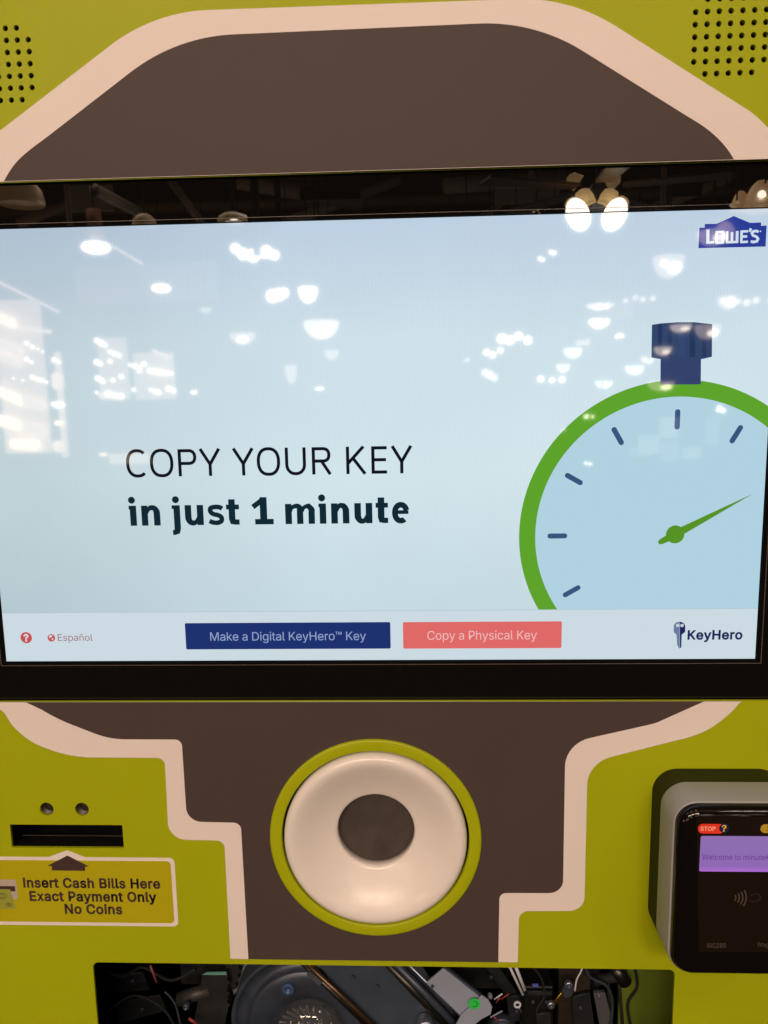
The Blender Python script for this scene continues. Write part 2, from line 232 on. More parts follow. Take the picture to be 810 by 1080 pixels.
GLYPHS = json.loads(r'''{"$":[447,[[202,-74,202,583,244,583,244,-74],[224,-9,188,-7,156,-1,128,9,102,23,81,40,64,60,51,83,42,109,38,137,104,137,108,118,114,102,123,88,136,76,150,66,166,59,185,53,204,50,224,49,246,50,267,54,286,60,303,69,317,79,329,92,338,106,344,122,346,139,344,154,340,168,332,179,322,189,310,197,296,205,280,211,263,217,245,222,184,239,145,253,112,269,86,289,67,313,56,341,52,372,54,400,62,425,75,448,92,468,113,484,138,498,165,508,195,514,227,516,259,514,289,508,316,498,340,484,360,468,377,449,390,427,398,403,401,378,337,378,332,402,320,421,302,437,280,449,254,456,225,459,204,457,185,454,167,448,152,440,139,430,129,418,121,405,117,391,115,376,117,359,122,345,131,334,142,324,155,315,169,308,184,302,198,297,212,293,264,279,312,264,328,256,344,248,359,238,372,226,384,213,395,198,402,180,407,161,408,139,406,112,399,87,386,64,370,43,349,25,323,11,294,0,261,-7]]],"2":[453,[[64,0,64,47,234,229,282,282,294,298,303,312,311,327,316,341,319,356,320,371,319,389,315,405,308,419,298,431,287,441,273,449,258,455,241,458,224,460,205,458,188,454,172,447,159,438,148,427,139,413,132,398,128,381,127,362,66,362,68,391,75,418,86,442,102,464,121,482,143,496,168,507,196,513,225,516,254,513,281,507,306,497,328,482,346,465,361,445,372,423,379,398,381,372,380,354,377,336,371,318,363,299,351,280,336,259,317,235,294,209,267,180,153,60,153,57,389,57,389,0]]],"5":[453,[[221,-7,192,-5,165,1,140,11,118,25,99,41,83,60,71,82,63,105,60,130,122,130,125,115,130,102,138,89,148,78,160,68,173,60,188,54,204,51,221,50,241,51,259,56,276,64,291,75,304,89,314,104,322,122,326,141,328,162,326,183,321,203,314,221,303,237,290,251,275,262,257,270,238,275,218,277,201,276,184,273,167,268,152,262,139,255,128,246,67,253,96,509,366,509,366,452,151,452,134,301,136,301,148,311,162,318,178,325,194,330,212,333,229,334,252,332,274,328,294,321,313,311,330,299,345,285,358,269,370,251,379,231,386,210,390,187,391,163,388,132,381,102,369,76,352,52,332,32,309,15,282,3,253,-4]]],"8":[453,[[226,-7,193,-5,163,1,136,11,111,25,91,42,74,62,62,84,54,109,52,135,53,156,58,176,65,195,75,212,87,228,101,241,117,252,134,260,153,265,153,267,129,276,109,289,93,308,80,330,73,354,70,380,73,405,79,429,90,450,106,469,124,485,146,498,170,508,197,514,226,516,255,514,282,508,306,498,328,485,346,469,361,450,373,429,379,405,382,380,379,354,372,330,359,308,343,289,323,276,300,267,300,265,319,260,335,252,351,241,365,228,377,212,387,195,395,176,399,156,401,135,398,109,391,84,378,62,362,42,341,25,317,11,289,1,259,-5],[226,49,248,50,267,54,285,60,300,69,313,79,323,91,331,106,335,121,337,139,335,157,330,173,322,189,312,202,298,213,283,223,265,230,247,234,226,235,206,234,187,230,169,223,154,213,140,202,130,189,122,173,117,157,115,139,117,121,121,106,129,91,139,79,152,69,167,60,185,54,205,50],[226,290,244,291,260,294,274,300,287,308,298,318,307,330,314,344,318,359,319,376,318,392,314,407,308,420,299,432,288,442,275,449,260,455,244,459,226,460,208,459,192,455,177,449,164,442,153,432,145,420,138,407,134,392,133,376,134,359,138,344,145,330,154,318,165,308,178,300,193,294,209,291]]],"?":[358,[[132,152,132,159,133,187,136,211,141,230,148,245,157,258,168,269,180,279,194,288,209,298,223,309,236,321,247,334,255,349,260,365,262,384,260,399,257,413,250,425,242,436,232,445,220,452,207,457,193,461,178,462,163,461,150,458,137,453,125,446,115,437,106,425,99,412,94,396,92,378,27,378,30,406,38,430,49,452,64,471,82,487,103,499,126,508,151,514,178,516,206,514,232,508,255,498,275,486,292,470,306,451,316,430,322,407,324,382,322,356,316,332,306,311,292,292,275,276,254,261,241,252,229,243,219,235,211,226,204,216,200,205,196,192,194,177,194,158,194,152],[164,-4,152,-3,141,1,131,9,124,18,120,29,118,41,120,53,124,64,131,73,141,80,152,85,164,86,176,85,186,80,196,73,203,64,208,53,209,41,208,29,203,18,196,9,186,1,176,-3]]],"B":[456,[[60,0,60,509,241,509,274,507,304,501,329,491,350,477,367,461,381,442,390,421,396,398,398,374,397,353,393,336,387,320,378,307,368,295,356,286,343,278,329,272,315,267,315,262,331,260,347,254,363,245,378,234,391,220,402,203,411,184,416,161,418,136,416,111,410,88,400,67,386,48,368,31,344,18,317,8,284,2,247,0],[125,57,245,57,281,60,309,67,330,80,344,96,353,115,355,137,354,153,350,169,342,184,333,197,320,209,306,218,289,225,269,229,248,231,125,231],[125,285,238,285,256,287,273,290,288,296,302,304,314,314,323,326,330,340,335,355,336,372,333,393,326,412,313,429,294,442,270,449,240,452,125,452]]],"C":[510,[[267,-7,242,-6,217,-2,194,5,171,13,150,25,131,39,113,55,97,73,82,93,70,115,59,140,51,166,45,193,41,223,40,254,41,285,45,315,51,343,59,369,70,393,82,415,97,436,113,454,131,470,150,484,171,495,194,504,217,510,242,514,267,516,293,514,317,511,340,504,362,496,383,485,402,471,419,456,435,438,448,418,459,397,467,373,473,348,408,348,404,365,397,380,389,395,380,407,369,418,357,428,344,437,330,444,315,449,300,453,284,455,267,456,237,453,209,445,184,432,161,414,141,391,125,364,113,332,106,295,103,254,106,213,113,177,125,145,141,117,161,94,184,76,210,63,237,56,267,53,284,54,300,56,315,60,330,65,344,72,357,81,369,90,380,102,389,114,397,128,404,144,408,160,473,160,467,135,459,112,448,91,435,71,420,53,402,38,383,24,363,13,341,5,317,-2,293,-6]]],"D":[502,[[219,0,96,0,96,57,215,57,254,60,288,68,318,81,343,99,363,122,379,149,390,181,397,216,399,255,397,294,390,329,379,361,364,388,344,410,320,428,291,441,258,449,221,452,93,452,93,509,225,509,254,507,281,504,307,498,331,489,353,478,385,455,412,426,433,391,444,367,451,342,457,315,460,286,462,255,460,224,457,195,451,168,443,142,433,119,421,97,406,77,390,60,371,44,351,31,328,20,303,11,277,5,249,1],[125,509,125,0,60,0,60,509]]],"E":[419,[[60,0,60,509,372,509,372,452,125,452,125,286,355,286,355,229,125,229,125,57,375,57,375,0]]],"H":[517,[[60,0,60,509,125,509,125,289,392,289,392,509,457,509,457,0,392,0,392,232,125,232,125,0]]],"I":[300,[[31,0,31,57,118,57,118,452,31,452,31,509,269,509,269,452,183,452,183,57,269,57,269,0]]],"K":[467,[[104,145,104,216,139,261,174,303,212,344,364,509,448,509,231,276,228,276],[60,0,60,509,125,509,125,334,124,225,125,193,125,0],[372,0,188,259,228,309,449,0]]],"M":[628,[[60,0,60,509,152,509,277,187,287,159,299,123,311,84,322,49,307,49,318,83,330,121,342,158,352,187,476,509,568,509,568,0,504,0,504,291,504,327,505,369,506,413,507,457,513,457,498,409,482,363,467,322,456,291,342,0,286,0,170,291,159,321,145,361,129,408,112,457,119,457,120,416,121,372,122,328,122,291,122,0]]],"N":[523,[[60,0,60,509,136,509,343,183,363,151,388,107,414,55,405,54,401,108,399,157,399,195,399,509,463,509,463,0,387,0,202,290,177,331,148,381,108,452,119,454,122,384,124,328,125,291,125,0]]],"O":[533,[[267,-7,241,-6,217,-2,194,5,171,13,150,25,131,39,113,55,97,73,82,93,70,115,59,140,51,166,45,193,41,223,40,254,41,285,45,315,51,343,59,369,70,393,82,415,97,436,113,454,131,470,150,484,171,495,194,504,217,510,241,514,267,516,293,514,317,510,340,504,363,495,384,484,403,470,421,454,437,436,451,415,464,393,474,369,482,343,488,315,492,285,493,254,492,223,488,193,482,166,474,140,464,115,451,93,437,73,421,55,403,39,384,25,363,13,340,5,317,-2,293,-6],[267,53,296,55,324,63,349,76,372,94,392,116,408,144,420,176,428,213,430,254,428,295,420,332,408,365,392,392,372,415,349,433,324,446,296,453,267,456,237,453,210,445,184,433,161,415,142,392,125,364,113,332,106,295,103,254,106,213,113,176,125,144,142,117,161,94,184,76,210,63,237,55]]],"P":[445,[[60,0,60,509,235,509,272,506,305,499,332,487,356,471,375,452,390,430,400,404,407,377,409,348,407,318,400,291,390,265,375,243,356,223,332,207,305,195,272,188,235,186,109,186,109,242,233,242,257,244,279,248,297,256,312,266,324,279,333,294,339,310,343,328,344,348,343,367,339,385,333,402,324,416,312,428,297,439,279,446,257,451,232,452,125,452,125,0]]],"S":[447,[[224,-9,188,-7,156,-1,128,9,102,23,81,40,64,60,51,83,42,109,38,137,104,137,108,118,114,102,123,88,136,76,150,66,166,59,185,53,204,50,224,49,246,50,267,54,286,60,303,69,317,79,329,92,338,106,344,122,346,139,344,154,340,168,332,179,322,189,310,197,296,205,280,211,263,217,245,222,184,239,145,253,112,269,86,289,67,313,56,341,52,372,54,400,62,425,75,448,92,468,113,484,138,498,165,508,195,514,227,516,259,514,289,508,316,498,340,484,360,468,377,449,390,427,398,403,401,378,337,378,332,402,320,421,302,437,280,449,254,456,225,459,204,457,185,454,167,448,152,440,139,430,129,418,121,405,117,391,115,376,117,359,122,345,131,334,142,324,155,315,169,308,184,302,198,297,212,293,264,279,312,264,328,256,344,248,359,238,372,226,384,213,395,198,402,180,407,161,408,139,406,112,399,87,386,64,370,43,349,25,323,11,294,0,261,-7]]],"T":[449,[[32,452,32,509,417,509,417,452,257,452,257,0,193,0,193,452]]],"U":[517,[[259,-8,220,-6,186,2,154,15,126,33,103,55,85,80,71,108,63,140,60,173,60,509,124,509,124,178,126,155,132,133,141,113,153,95,169,80,187,68,208,59,232,53,259,52,285,53,309,59,331,68,349,80,364,95,377,113,385,133,391,155,393,178,393,509,457,509,457,173,454,140,446,108,433,80,414,55,391,33,363,15,332,2,297,-6]]],"W":[686,[[155,0,16,509,82,509,163,196,175,145,187,94,197,40,189,40,200,94,211,145,224,196,306,509,380,509,462,196,474,145,486,94,497,40,488,40,499,94,510,145,523,196,603,509,670,509,530,0,455,0,368,323,351,391,336,475,350,475,335,395,318,323,230,0]]],"Y":[472,[[203,0,203,208,16,509,91,509,192,344,222,292,231,274,240,254,250,230,224,230,233,254,242,275,251,293,280,344,381,509,455,509,268,208,268,0]]],"a":[389,[[160,-9,137,-7,115,-3,94,5,76,15,60,29,48,45,38,63,32,84,30,108,32,128,36,146,43,161,53,174,64,184,78,193,92,200,108,206,125,211,178,220,234,227,247,229,257,231,265,235,271,240,274,246,276,255,276,257,275,272,272,285,267,297,260,307,251,315,240,322,227,327,212,330,196,331,178,330,163,327,149,322,137,316,127,309,118,301,110,292,104,283,100,274,41,291,51,313,64,331,79,346,95,358,114,368,133,375,153,380,173,383,194,384,208,384,223,382,239,379,255,375,271,369,286,360,300,350,312,336,322,320,330,301,335,278,337,251,337,0,277,0,277,52,272,52,267,43,260,34,252,25,242,16,229,8,215,1,199,-4,181,-7],[170,45,192,47,211,51,228,59,242,68,254,80,263,93,270,108,274,122,276,138,276,190,272,187,267,184,259,182,231,176,200,171,175,168,161,166,147,163,134,159,122,153,112,147,103,139,97,130,93,118,92,105,93,93,96,82,102,72,109,64,119,57,130,52,142,48,156,46]]],"c":[396,[[207,-8,174,-5,144,3,117,16,93,35,72,58,56,85,44,116,37,150,34,187,37,225,44,260,56,291,72,318,93,341,117,360,144,374,174,382,207,384,226,384,243,381,260,377,276,371,291,364,305,356,318,346,330,335,340,322,349,308,356,293,362,277,303,262,300,272,295,281,290,289,284,297,278,304,270,311,261,316,252,321,242,325,231,328,220,329,207,330,184,328,163,321,145,310,130,296,118,278,108,258,102,236,98,212,96,187,98,163,102,139,108,117,118,97,130,80,145,66,163,55,184,49,207,46,220,47,232,49,243,52,253,55,262,60,271,66,279,73,285,80,292,89,297,98,301,107,304,117,363,102,357,86,350,70,341,56,331,43,319,32,306,21,292,12,277,5,261,-1,244,-5,226,-7]]],"e":[404,[[212,-8,177,-5,145,3,117,16,92,35,72,58,56,85,44,116,37,150,34,187,36,224,44,258,55,290,71,317,91,340,115,359,142,373,172,382,205,384,226,383,246,380,266,374,285,366,303,355,319,341,334,324,347,305,357,282,365,256,370,227,371,194,371,169,75,169,75,221,338,221,310,202,308,226,304,248,298,269,288,286,277,301,263,314,246,323,227,328,205,330,183,328,164,323,146,313,131,301,119,286,109,270,102,251,97,231,96,211,96,178,98,151,102,127,110,106,121,88,135,73,151,61,169,53,190,48,212,46,227,47,241,49,254,53,265,58,276,65,285,73,294,82,300,93,306,105,365,91,358,72,348,55,335,39,320,26,302,14,283,4,261,-3,237,-7]]],"g":[425,[[207,-151,180,-149,156,-146,134,-140,114,-132,97,-122,82,-110,70,-97,59,-84,51,-69,101,-41,122,-66,131,-74,142,-82,154,-88,169,-93,187,-96,207,-97,236,-95,261,-87,282,-75,298,-58,308,-34,311,-6,311,68,306,68,287,41,277,32,266,23,252,16,236,10,217,6,195,5,165,7,138,14,113,27,90,43,71,65,55,90,43,120,36,154,34,191,36,229,43,263,55,293,71,320,90,342,112,361,138,374,166,382,196,384,218,383,237,379,253,373,267,365,279,356,288,346,308,319,313,319,313,379,372,379,372,-9,370,-40,363,-67,350,-90,334,-109,314,-124,291,-136,265,-144,237,-149],[205,59,227,61,246,66,264,75,278,87,290,103,300,121,307,142,311,166,312,193,311,219,307,242,300,264,291,283,279,299,264,312,247,322,227,328,205,330,182,328,163,322,145,312,130,298,118,282,109,262,102,241,98,218,96,193,98,167,102,144,109,123,118,104,131,88,145,76,163,66,183,61]]],"h":[410,[[114,227,114,0,53,0,53,509,114,509,114,287,102,287,116,319,132,344,152,362,175,374,200,382,227,384,252,383,275,377,295,369,313,356,328,340,341,321,350,298,355,271,357,240,357,0,296,0,296,235,293,263,286,286,273,304,256,318,235,326,210,329,192,328,176,324,161,317,147,308,136,297,126,283,119,266,115,248]]],"i":[167,[[53,0,53,379,114,379,114,0],[84,443,73,444,63,448,54,455,47,463,43,472,41,483,43,494,47,504,54,512,63,518,73,522,84,524,95,522,105,518,114,512,121,504,125,494,126,483,125,472,121,463,114,455,105,448,95,444]]],"k":[381,[[110,137,110,212,121,212,284,379,360,379,184,199,177,199],[53,0,53,509,114,509,114,0],[294,0,148,186,191,229,372,0]]],"l":[189,[[139,-2,112,0,91,8,74,20,62,37,55,59,53,84,53,509,114,509,114,99,114,83,117,71,120,62,126,57,135,53,146,52,160,53,170,54,181,3,162,-1]]],"m":[610,[[53,0,53,379,112,379,112,295,108,295,114,314,122,331,132,346,144,358,158,368,172,376,187,382,203,385,219,386,245,383,268,375,287,361,303,342,314,320,321,295,312,295,318,312,326,329,337,343,350,356,364,366,381,375,398,381,417,385,437,386,458,385,478,380,497,372,514,361,529,346,541,328,550,307,555,283,557,255,557,0,496,0,496,254,493,279,485,298,473,313,456,323,438,329,419,330,402,329,387,326,374,320,363,312,353,302,345,290,340,277,336,263,335,247,335,0,274,0,274,260,272,280,265,297,253,311,238,322,220,328,199,330,185,329,171,326,158,320,145,312,135,302,126,289,119,274,115,257,114,238,114,0]]],"n":[410,[[114,227,114,0,53,0,53,379,112,379,112,287,102,287,116,319,132,344,152,362,175,374,200,382,227,384,252,383,275,377,295,369,313,356,328,340,341,321,350,298,355,271,357,240,357,0,296,0,296,235,293,263,286,286,273,304,256,318,235,326,210,329,192,328,176,324,161,317,147,308,136,297,126,283,119,266,115,248]]],"o":[415,[[207,-8,174,-5,144,3,117,16,93,35,72,58,56,85,44,116,37,150,34,187,37,225,44,260,56,291,72,318,93,341,117,360,144,374,174,382,207,384,241,382,271,374,299,360,323,341,343,318,359,291,371,260,379,225,381,187,379,150,371,116,359,85,343,58,323,35,299,16,271,3,241,-5],[207,46,231,49,252,55,270,66,285,80,298,97,307,117,314,139,318,163,319,187,318,212,314,236,307,258,298,278,285,296,270,310,252,321,231,328,207,330,184,328,163,321,145,310,130,296,118,278,108,258,102,236,98,212,96,187,98,163,102,139,108,117,118,97,130,80,145,66,163,55,184,49]]],"p":[424,[[53,-143,53,379,112,379,112,319,118,319,137,346,147,355,158,364,171,373,188,379,207,383,229,384,259,382,287,374,313,361,335,342,354,320,370,293,381,261,388,227,390,189,388,151,381,116,370,84,355,57,336,34,313,16,288,3,260,-6,229,-8,208,-7,189,-3,173,4,159,12,147,21,138,31,118,59,114,59,114,-143],[220,47,242,49,262,55,279,66,294,80,306,97,316,117,323,139,327,163,328,189,327,215,323,239,316,261,307,281,295,298,280,311,262,322,243,328,220,330,198,328,178,322,161,312,147,299,134,282,125,263,118,241,114,216,113,189,114,162,118,138,125,115,135,95,147,78,162,65,179,55,198,49]]],"r":[259,[[53,0,53,379,112,379,112,321,115,321,124,339,137,354,152,367,171,377,191,383,213,385,229,384,243,384,243,322,230,324,207,326,190,324,174,321,159,315,146,306,135,296,126,284,119,269,115,254,114,237,114,0]]],"s":[365,[[182,-8,157,-7,133,-3,112,3,93,12,76,24,62,38,50,54,41,73,36,94,94,107,101,87,111,72,124,60,141,52,160,47,181,45,206,47,227,53,244,62,258,74,265,88,268,103,266,115,262,126,254,136,243,144,229,150,212,155,149,170,118,180,92,192,72,208,58,227,50,249,47,274,49,295,55,314,65,332,79,347,95,360,115,370,137,378,161,383,187,384,212,383,234,379,254,372,271,363,286,352,299,339,309,324,318,308,324,290,268,277,262,291,254,304,243,316,228,325,210,331,187,333,166,331,147,326,131,317,119,305,111,292,109,277,110,264,115,253,124,243,136,235,152,229,172,223,229,209,261,200,287,187,306,171,320,153,328,131,331,107,329,85,323,65,312,47,298,31,281,18,260,6,236,-2,210,-7]]],"t":[227,[[204,379,204,327,6,327,6,379],[65,471,126,471,126,98,127,83,130,70,136,61,144,55,156,51,170,50,185,51,202,54,213,2,192,-3,168,-4,138,-1,113,7,92,21,77,41,68,64,65,93]]],"u":[410,[[182,-5,158,-3,135,2,115,11,97,23,82,39,69,59,60,82,54,109,53,139,53,379,114,379,114,144,116,117,124,94,137,75,154,61,175,53,200,50,218,51,234,55,249,62,263,71,274,83,283,97,290,113,295,132,296,153,296,379,357,379,357,0,298,0,298,92,307,92,294,60,277,35,257,17,234,5,209,-3]]],"x":[379,[[21,0,171,218,171,171,29,379,100,379,147,306,179,253,207,206,175,206,202,253,211,270,222,287,233,306,282,379,352,379,209,169,209,214,358,0,287,0,231,85,200,136,173,182,205,182,178,136,170,120,160,103,148,85,91,0]]],"y":[389,[[47,-139,61,-86,71,-87,83,-89,94,-90,104,-89,113,-86,122,-81,130,-74,138,-64,145,-51,151,-36,163,-1,17,379,84,379,165,155,173,132,180,109,187,87,206,21,184,21,202,87,224,155,305,379,371,379,204,-58,196,-77,187,-93,177,-107,165,-119,153,-128,139,-136,125,-141,109,-144,91,-145,65,-143]]],"\u00f1":[410,[[114,227,114,0,53,0,53,379,112,379,112,287,102,287,116,319,132,344,152,362,175,374,200,382,227,384,252,383,275,377,295,369,313,356,328,340,341,321,350,298,355,271,357,240,357,0,296,0,296,235,293,263,286,286,273,304,256,318,235,326,210,329,192,328,176,324,161,317,147,308,136,297,126,283,119,266,115,248],[250,446,241,447,233,448,225,450,202,460,182,470,176,473,171,474,167,475,161,474,157,471,153,466,151,460,149,454,149,448,106,448,108,467,113,484,120,498,131,509,144,516,161,518,169,518,178,516,185,514,207,504,226,494,231,491,237,490,243,490,248,490,253,492,256,496,259,501,261,508,262,517,304,517,302,497,297,480,289,466,278,455,265,448]]],"\u2122":[424,[[289,326,209,509,242,509,298,375,354,509,387,509,307,326],[202,326,202,509,235,509,235,326],[361,326,361,509,394,509,394,326],[82,326,82,492,115,492,115,326],[27,480,27,509,170,509,170,480]]]," ":[188,[]]}''')      # letter outlines: advance width and closed contours, per mille of the body size
GLYPHS['I'] = [185, [[60, 0, 60, 509, 125, 509, 125, 0]]]
def text_mesh(s, box_, z, offset=0.0, **k_):
    """fit the text in x0..x1 with its baseline at y0 and capitals of height h; box_ = (x0, x1, y0, h); offset thickens the strokes"""
    x0, x1, y0, h = box_; pen = 0.0; loops = []
    for ch in s:
        adv, cs = GLYPHS[ch]
        for c in cs: loops.append([(pen + c[i] / 1000, c[i + 1] / 1000) for i in range(0, len(c), 2)])
        pen += adv / 1000 + offset * .9
    mn = min(q[0] for l in loops for q in l); mxx = max(q[0] for l in loops for q in l)
    sx_ = (x1 - x0) / (mxx - mn); sy_ = h / .509
    def area2(l): return sum(l[i - 1][0] * l[i][1] - l[i][0] * l[i - 1][1] for i in range(len(l)))
    def inside(p_, l):
        r = False
        for i in range(len(l)):
            (xa, ya), (xb, yb_) = l[i - 1], l[i]
            if (ya > p_[1]) != (yb_ > p_[1]) and p_[0] < (xb - xa) * (p_[1] - ya) / (yb_ - ya) + xa: r = not r
        return r
    sg = area2(max(loops, key=lambda l: abs(area2(l)))) > 0
    outs = [l for l in loops if (area2(l) > 0) == sg]; hol = [l for l in loops if (area2(l) > 0) != sg]
    me = bpy.data.meshes.new('txt'); acc = bmesh.new()
    for k, l in enumerate(outs):
        tmp = plate_mesh([l] + [h_ for h_ in hol if inside(h_[0], l)], 0, 0)
        n0 = len(acc.verts); acc.from_mesh(tmp); acc.verts.ensure_lookup_table(); bpy.data.meshes.remove(tmp)
        for v in acc.verts[n0:]:
            x, y = v.co.x * 1000, (v.co.z - H0) * 1000
            v.co = w(x0 + (x - mn) * sx_, y0 + y * sy_, z + .003 * (k % 4))
    acc.to_mesh(me); acc.free()
    if offset > 0:                      # heavier weight: a thin band along every contour
        bm = bmesh.new(); bm.from_mesh(me)
        for k, lp in enumerate(loops):
            P_ = [(x0 + (x - mn) * sx_, y0 + y * sy_) for x, y in lp]; P_.append(P_[0])
            ribbon(bm, P_, 2 * offset * (sx_ + sy_) / 2, z + .003 + .002 * (k % 5))
        bm.to_mesh(me); bm.free()
    return me

def text(name, s, box_, z, m, parent, offset=0.0, **k):
    return link(name, text_mesh(s, box_, z, offset, **k), m, parent)

def tbox(u0, v0, u1, v1, capv, h):
    """text box from photograph: baseline end points and capital height in pixels"""
    a = at(u0, v0, h); b = at(u1, v1, h); c = at(u0, v0 - capv, h)
    return (a[0], b[0], (a[1] + b[1]) / 2, c[1] - a[1])

# ---- stroke lettering (for the two display lines)
def arc(cx, cy, rx, ry, a0, a1, n=22, e=2.0):
    out = []
    for i in range(n + 1):
        t = math.radians(a0 + (a1 - a0) * i / n); c, s = math.cos(t), math.sin(t)
        out.append((cx + rx * math.copysign(abs(c) ** (2 / e), c), cy + ry * math.copysign(abs(s) ** (2 / e), s)))
    return out

def smooth_w(P, W, k=5):
    out = catmull([p_ for p_ in P], k); ws = []
    for i in range(len(P) - 1):
        for j in range(k): ws.append(W[i] + (W[i + 1] - W[i]) * j / k)
    return out, ws + [W[-1]]

def ribbon(bm, P, wd, z):
    P = [p for i, p in enumerate(P) if i == 0 or (abs(p[0] - P[i - 1][0]) + abs(p[1] - P[i - 1][1])) > 1e-6]
    Pn = len(P); L = []
    closed = abs(P[0][0] - P[-1][0]) + abs(P[0][1] - P[-1][1]) < 1e-3 and Pn > 3
    for i in range(Pn):
        if closed: p0 = P[i - 1] if i else P[-2]; p2 = P[i + 1] if i < Pn - 1 else P[1]
        else: p0 = P[max(i - 1, 0)]; p2 = P[min(i + 1, Pn - 1)]
        d1 = Vector((P[i][0] - p0[0], P[i][1] - p0[1])); d2 = Vector((p2[0] - P[i][0], p2[1] - P[i][1]))
        if d1.length < 1e-9: d1 = d2
        if d2.length < 1e-9: d2 = d1
        d1.normalize(); d2.normalize(); t = (d1 + d2).normalized(); nrm = Vector((-t.y, t.x))
        k = min(1.6, 1 / max(.3, nrm.dot(Vector((-d1.y, d1.x)))))
        hw = wd[i] / 2 if isinstance(wd, list) else wd / 2
        L.append((bm.verts.new(w(P[i][0] + nrm.x * hw * k, P[i][1] + nrm.y * hw * k, z)), bm.verts.new(w(P[i][0] - nrm.x * hw * k, P[i][1] - nrm.y * hw * k, z))))
    for i in range(Pn - 1):
        f = bm.faces.new((L[i][1], L[i + 1][1], L[i + 1][0], L[i][0]))

def strokes(name, glyphs, z, m, parent):
    """glyphs: list of (x0, x1, y0, y1, [(points in the 0..1 box, width mm)])"""
    bm = bmesh.new(); k = 0
    for x0, x1, y0, y1, ss in glyphs:
        for P, wd in ss:
            ribbon(bm, [(x0 + a * (x1 - x0), y0 + b * (y1 - y0)) for a, b in P], wd, z + .004 * (k % 9)); k += 1
    return link(name, bm, m, parent)

# ================================================================== SETTING
def big_sheet(name, x0, x1, y0, y1, z, m):
    bm = bmesh.new(); vs = [bm.verts.new((x, y, z)) for x, y in ((x0, y0), (x1, y0), (x1, y1), (x0, y1))]; bm.faces.new(vs)
    o = link(name, bm, m); o['kind'] = 'structure'; return o
big_sheet('floor', -14, 14, -26, 2, 0.0, FLOORM)

# ================================================================== KIOSK
kiosk = empty('key_copying_kiosk', (0, .3, 0), 'lime green key copying kiosk front with off white stepped border around dark grey panels', 'kiosk')
PZ = 3.5                                   # panel face in front of the monitor glass
def A(u, v, h=PZ): return at(u, v, h)
mon_open = [(-297, -178.3), (297, -178.3), (297, 177.4), (-297, 177.4)]
RC = (-0.93, -283.2)
holes = []
p = 7.0955
def grille(x, y, skip=()):
    for j in range(7):
        for i in range(7):
            if (j in (0, 6)) and (i in (0, 6)): continue
            holes.append(circ(x + i * p, y - j * p, 1.75, 14))
grille(206.06, 264.578 + p)                # right speaker
grille(-225.304 + 2 * p - 6 * p, 263.163 + p)   # left speaker
ring_hole = circ(RC[0], RC[1], 69.5, 96)
slot = [A(10.7, 869.6), A(129.5, 870.2), A(130.2, 894.7), A(12.3, 893.7)]
sx0, sx1, sy0, sy1 = (slot[0][0] + slot[3][0]) / 2, (slot[1][0] + slot[2][0]) / 2, (slot[2][1] + slot[3][1]) / 2, (slot[0][1] + slot[1][1]) / 2
slot_l = rrect(sx0, sy0, sx1, sy1, .6, 3)
lens = [A(49.3, 853.4), A(86.4, 853.5)]
window_l = rrect(-218.5, -478, 218.5, -386.9, 4.5)
LW, LB, LT = 335, -760, 420
outline = rrect(-LW, LB, LW, LT, 12)
plate('front_panel', [outline, mon_open, ring_hole, slot_l, circ(*lens[0], 5.15, 32), circ(*lens[1], 5.15, 32), window_l] + holes, PZ - 2, PZ, GREEN, kiosk)

# upper off white border with the dark panel on it
o1 = fillet([A(-60, 185) + (0,), A(162.4, 13.1) + (118,), A(601, -2.5) + (118,), A(795, 120.5) + (60,), A(842, 168) + (0,)], closed=False, seg=20)
up_tr = [(q[0], q[1]) for q in o1]
up_tr = [(-297, 178.0)] + up_tr + [(297, 178.0)]
plate('border_trim', [up_tr], PZ + .02, PZ + .6, TRIM, kiosk)
i1 = catmull([A(2.5, 196), A(8, 185.5), A(15, 175), A(23, 166.2), A(34, 156.9), A(50, 145)], 5)[:-1] + fillet([A(50, 145) + (0,), A(186, 39.5) + (125,), A(564, 22.8) + (122,), A(722, 121.5) + (0,)], closed=False, seg=20) + catmull([A(722, 121.5), A(740, 132.7), A(752, 142), A(762, 152), A(770, 162.5), A(776, 173)], 5)[1:]
i1 = [q for q in i1 if q[1] > 178.3]; i1 = [(i1[0][0] - .4, 178.3)] + i1 + [(i1[-1][0] + .3, 178.3)]
plate('graphic_panel', [i1], PZ + .62, PZ + .75, BROWN, kiosk)

# lower border and dark panel
yb_l = yb_r = (A(262, 1010.7)[1] + A(525, 1013.7)[1]) / 2
oL = catmull([(-290, -181)] + [A(u, v) for u, v in ((0, 747), (15, 766), (33, 781), (53, 790), (73, 795.7), (92, 798.2))], 5)
oL2 = fillet([oL[-1] + (0,), A(174, 798.9) + (5.5,), A(178.3, 884.6) + (13,), A(236.8, 886) + (6,), (A(243, 1005)[0], yb_l, 0)], closed=False)
oR = [A(546, 1005), ]
oR2 = fillet([(A(546, 1010)[0], yb_r, 0), A(547.3, 960.2) + (7,), A(616, 959.8) + (11,), A(619.5, 804) + (22,), A(712, 780.6) + (0,)], closed=False)
oR3 = catmull([A(712, 780.6), A(730, 775.8), A(748.8, 767.5), A(768, 753), A(781, 738.5), A(792, 722)], 5)
oR3 = [q for q in oR3 if q[1] < -179]
low_tr = [q for q in oL if q[1] < -179] + oL2[1:] + oR2 + oR3[1:]
low_tr = [(low_tr[0][0] - 2, -178.6)] + low_tr + [(low_tr[-1][0] + 2, -178.6)]
rh = circ(RC[0], RC[1], 76.2, 96)
plate('border_trim', [low_tr, rh], PZ + .02, PZ + .9, TRIM, kiosk)
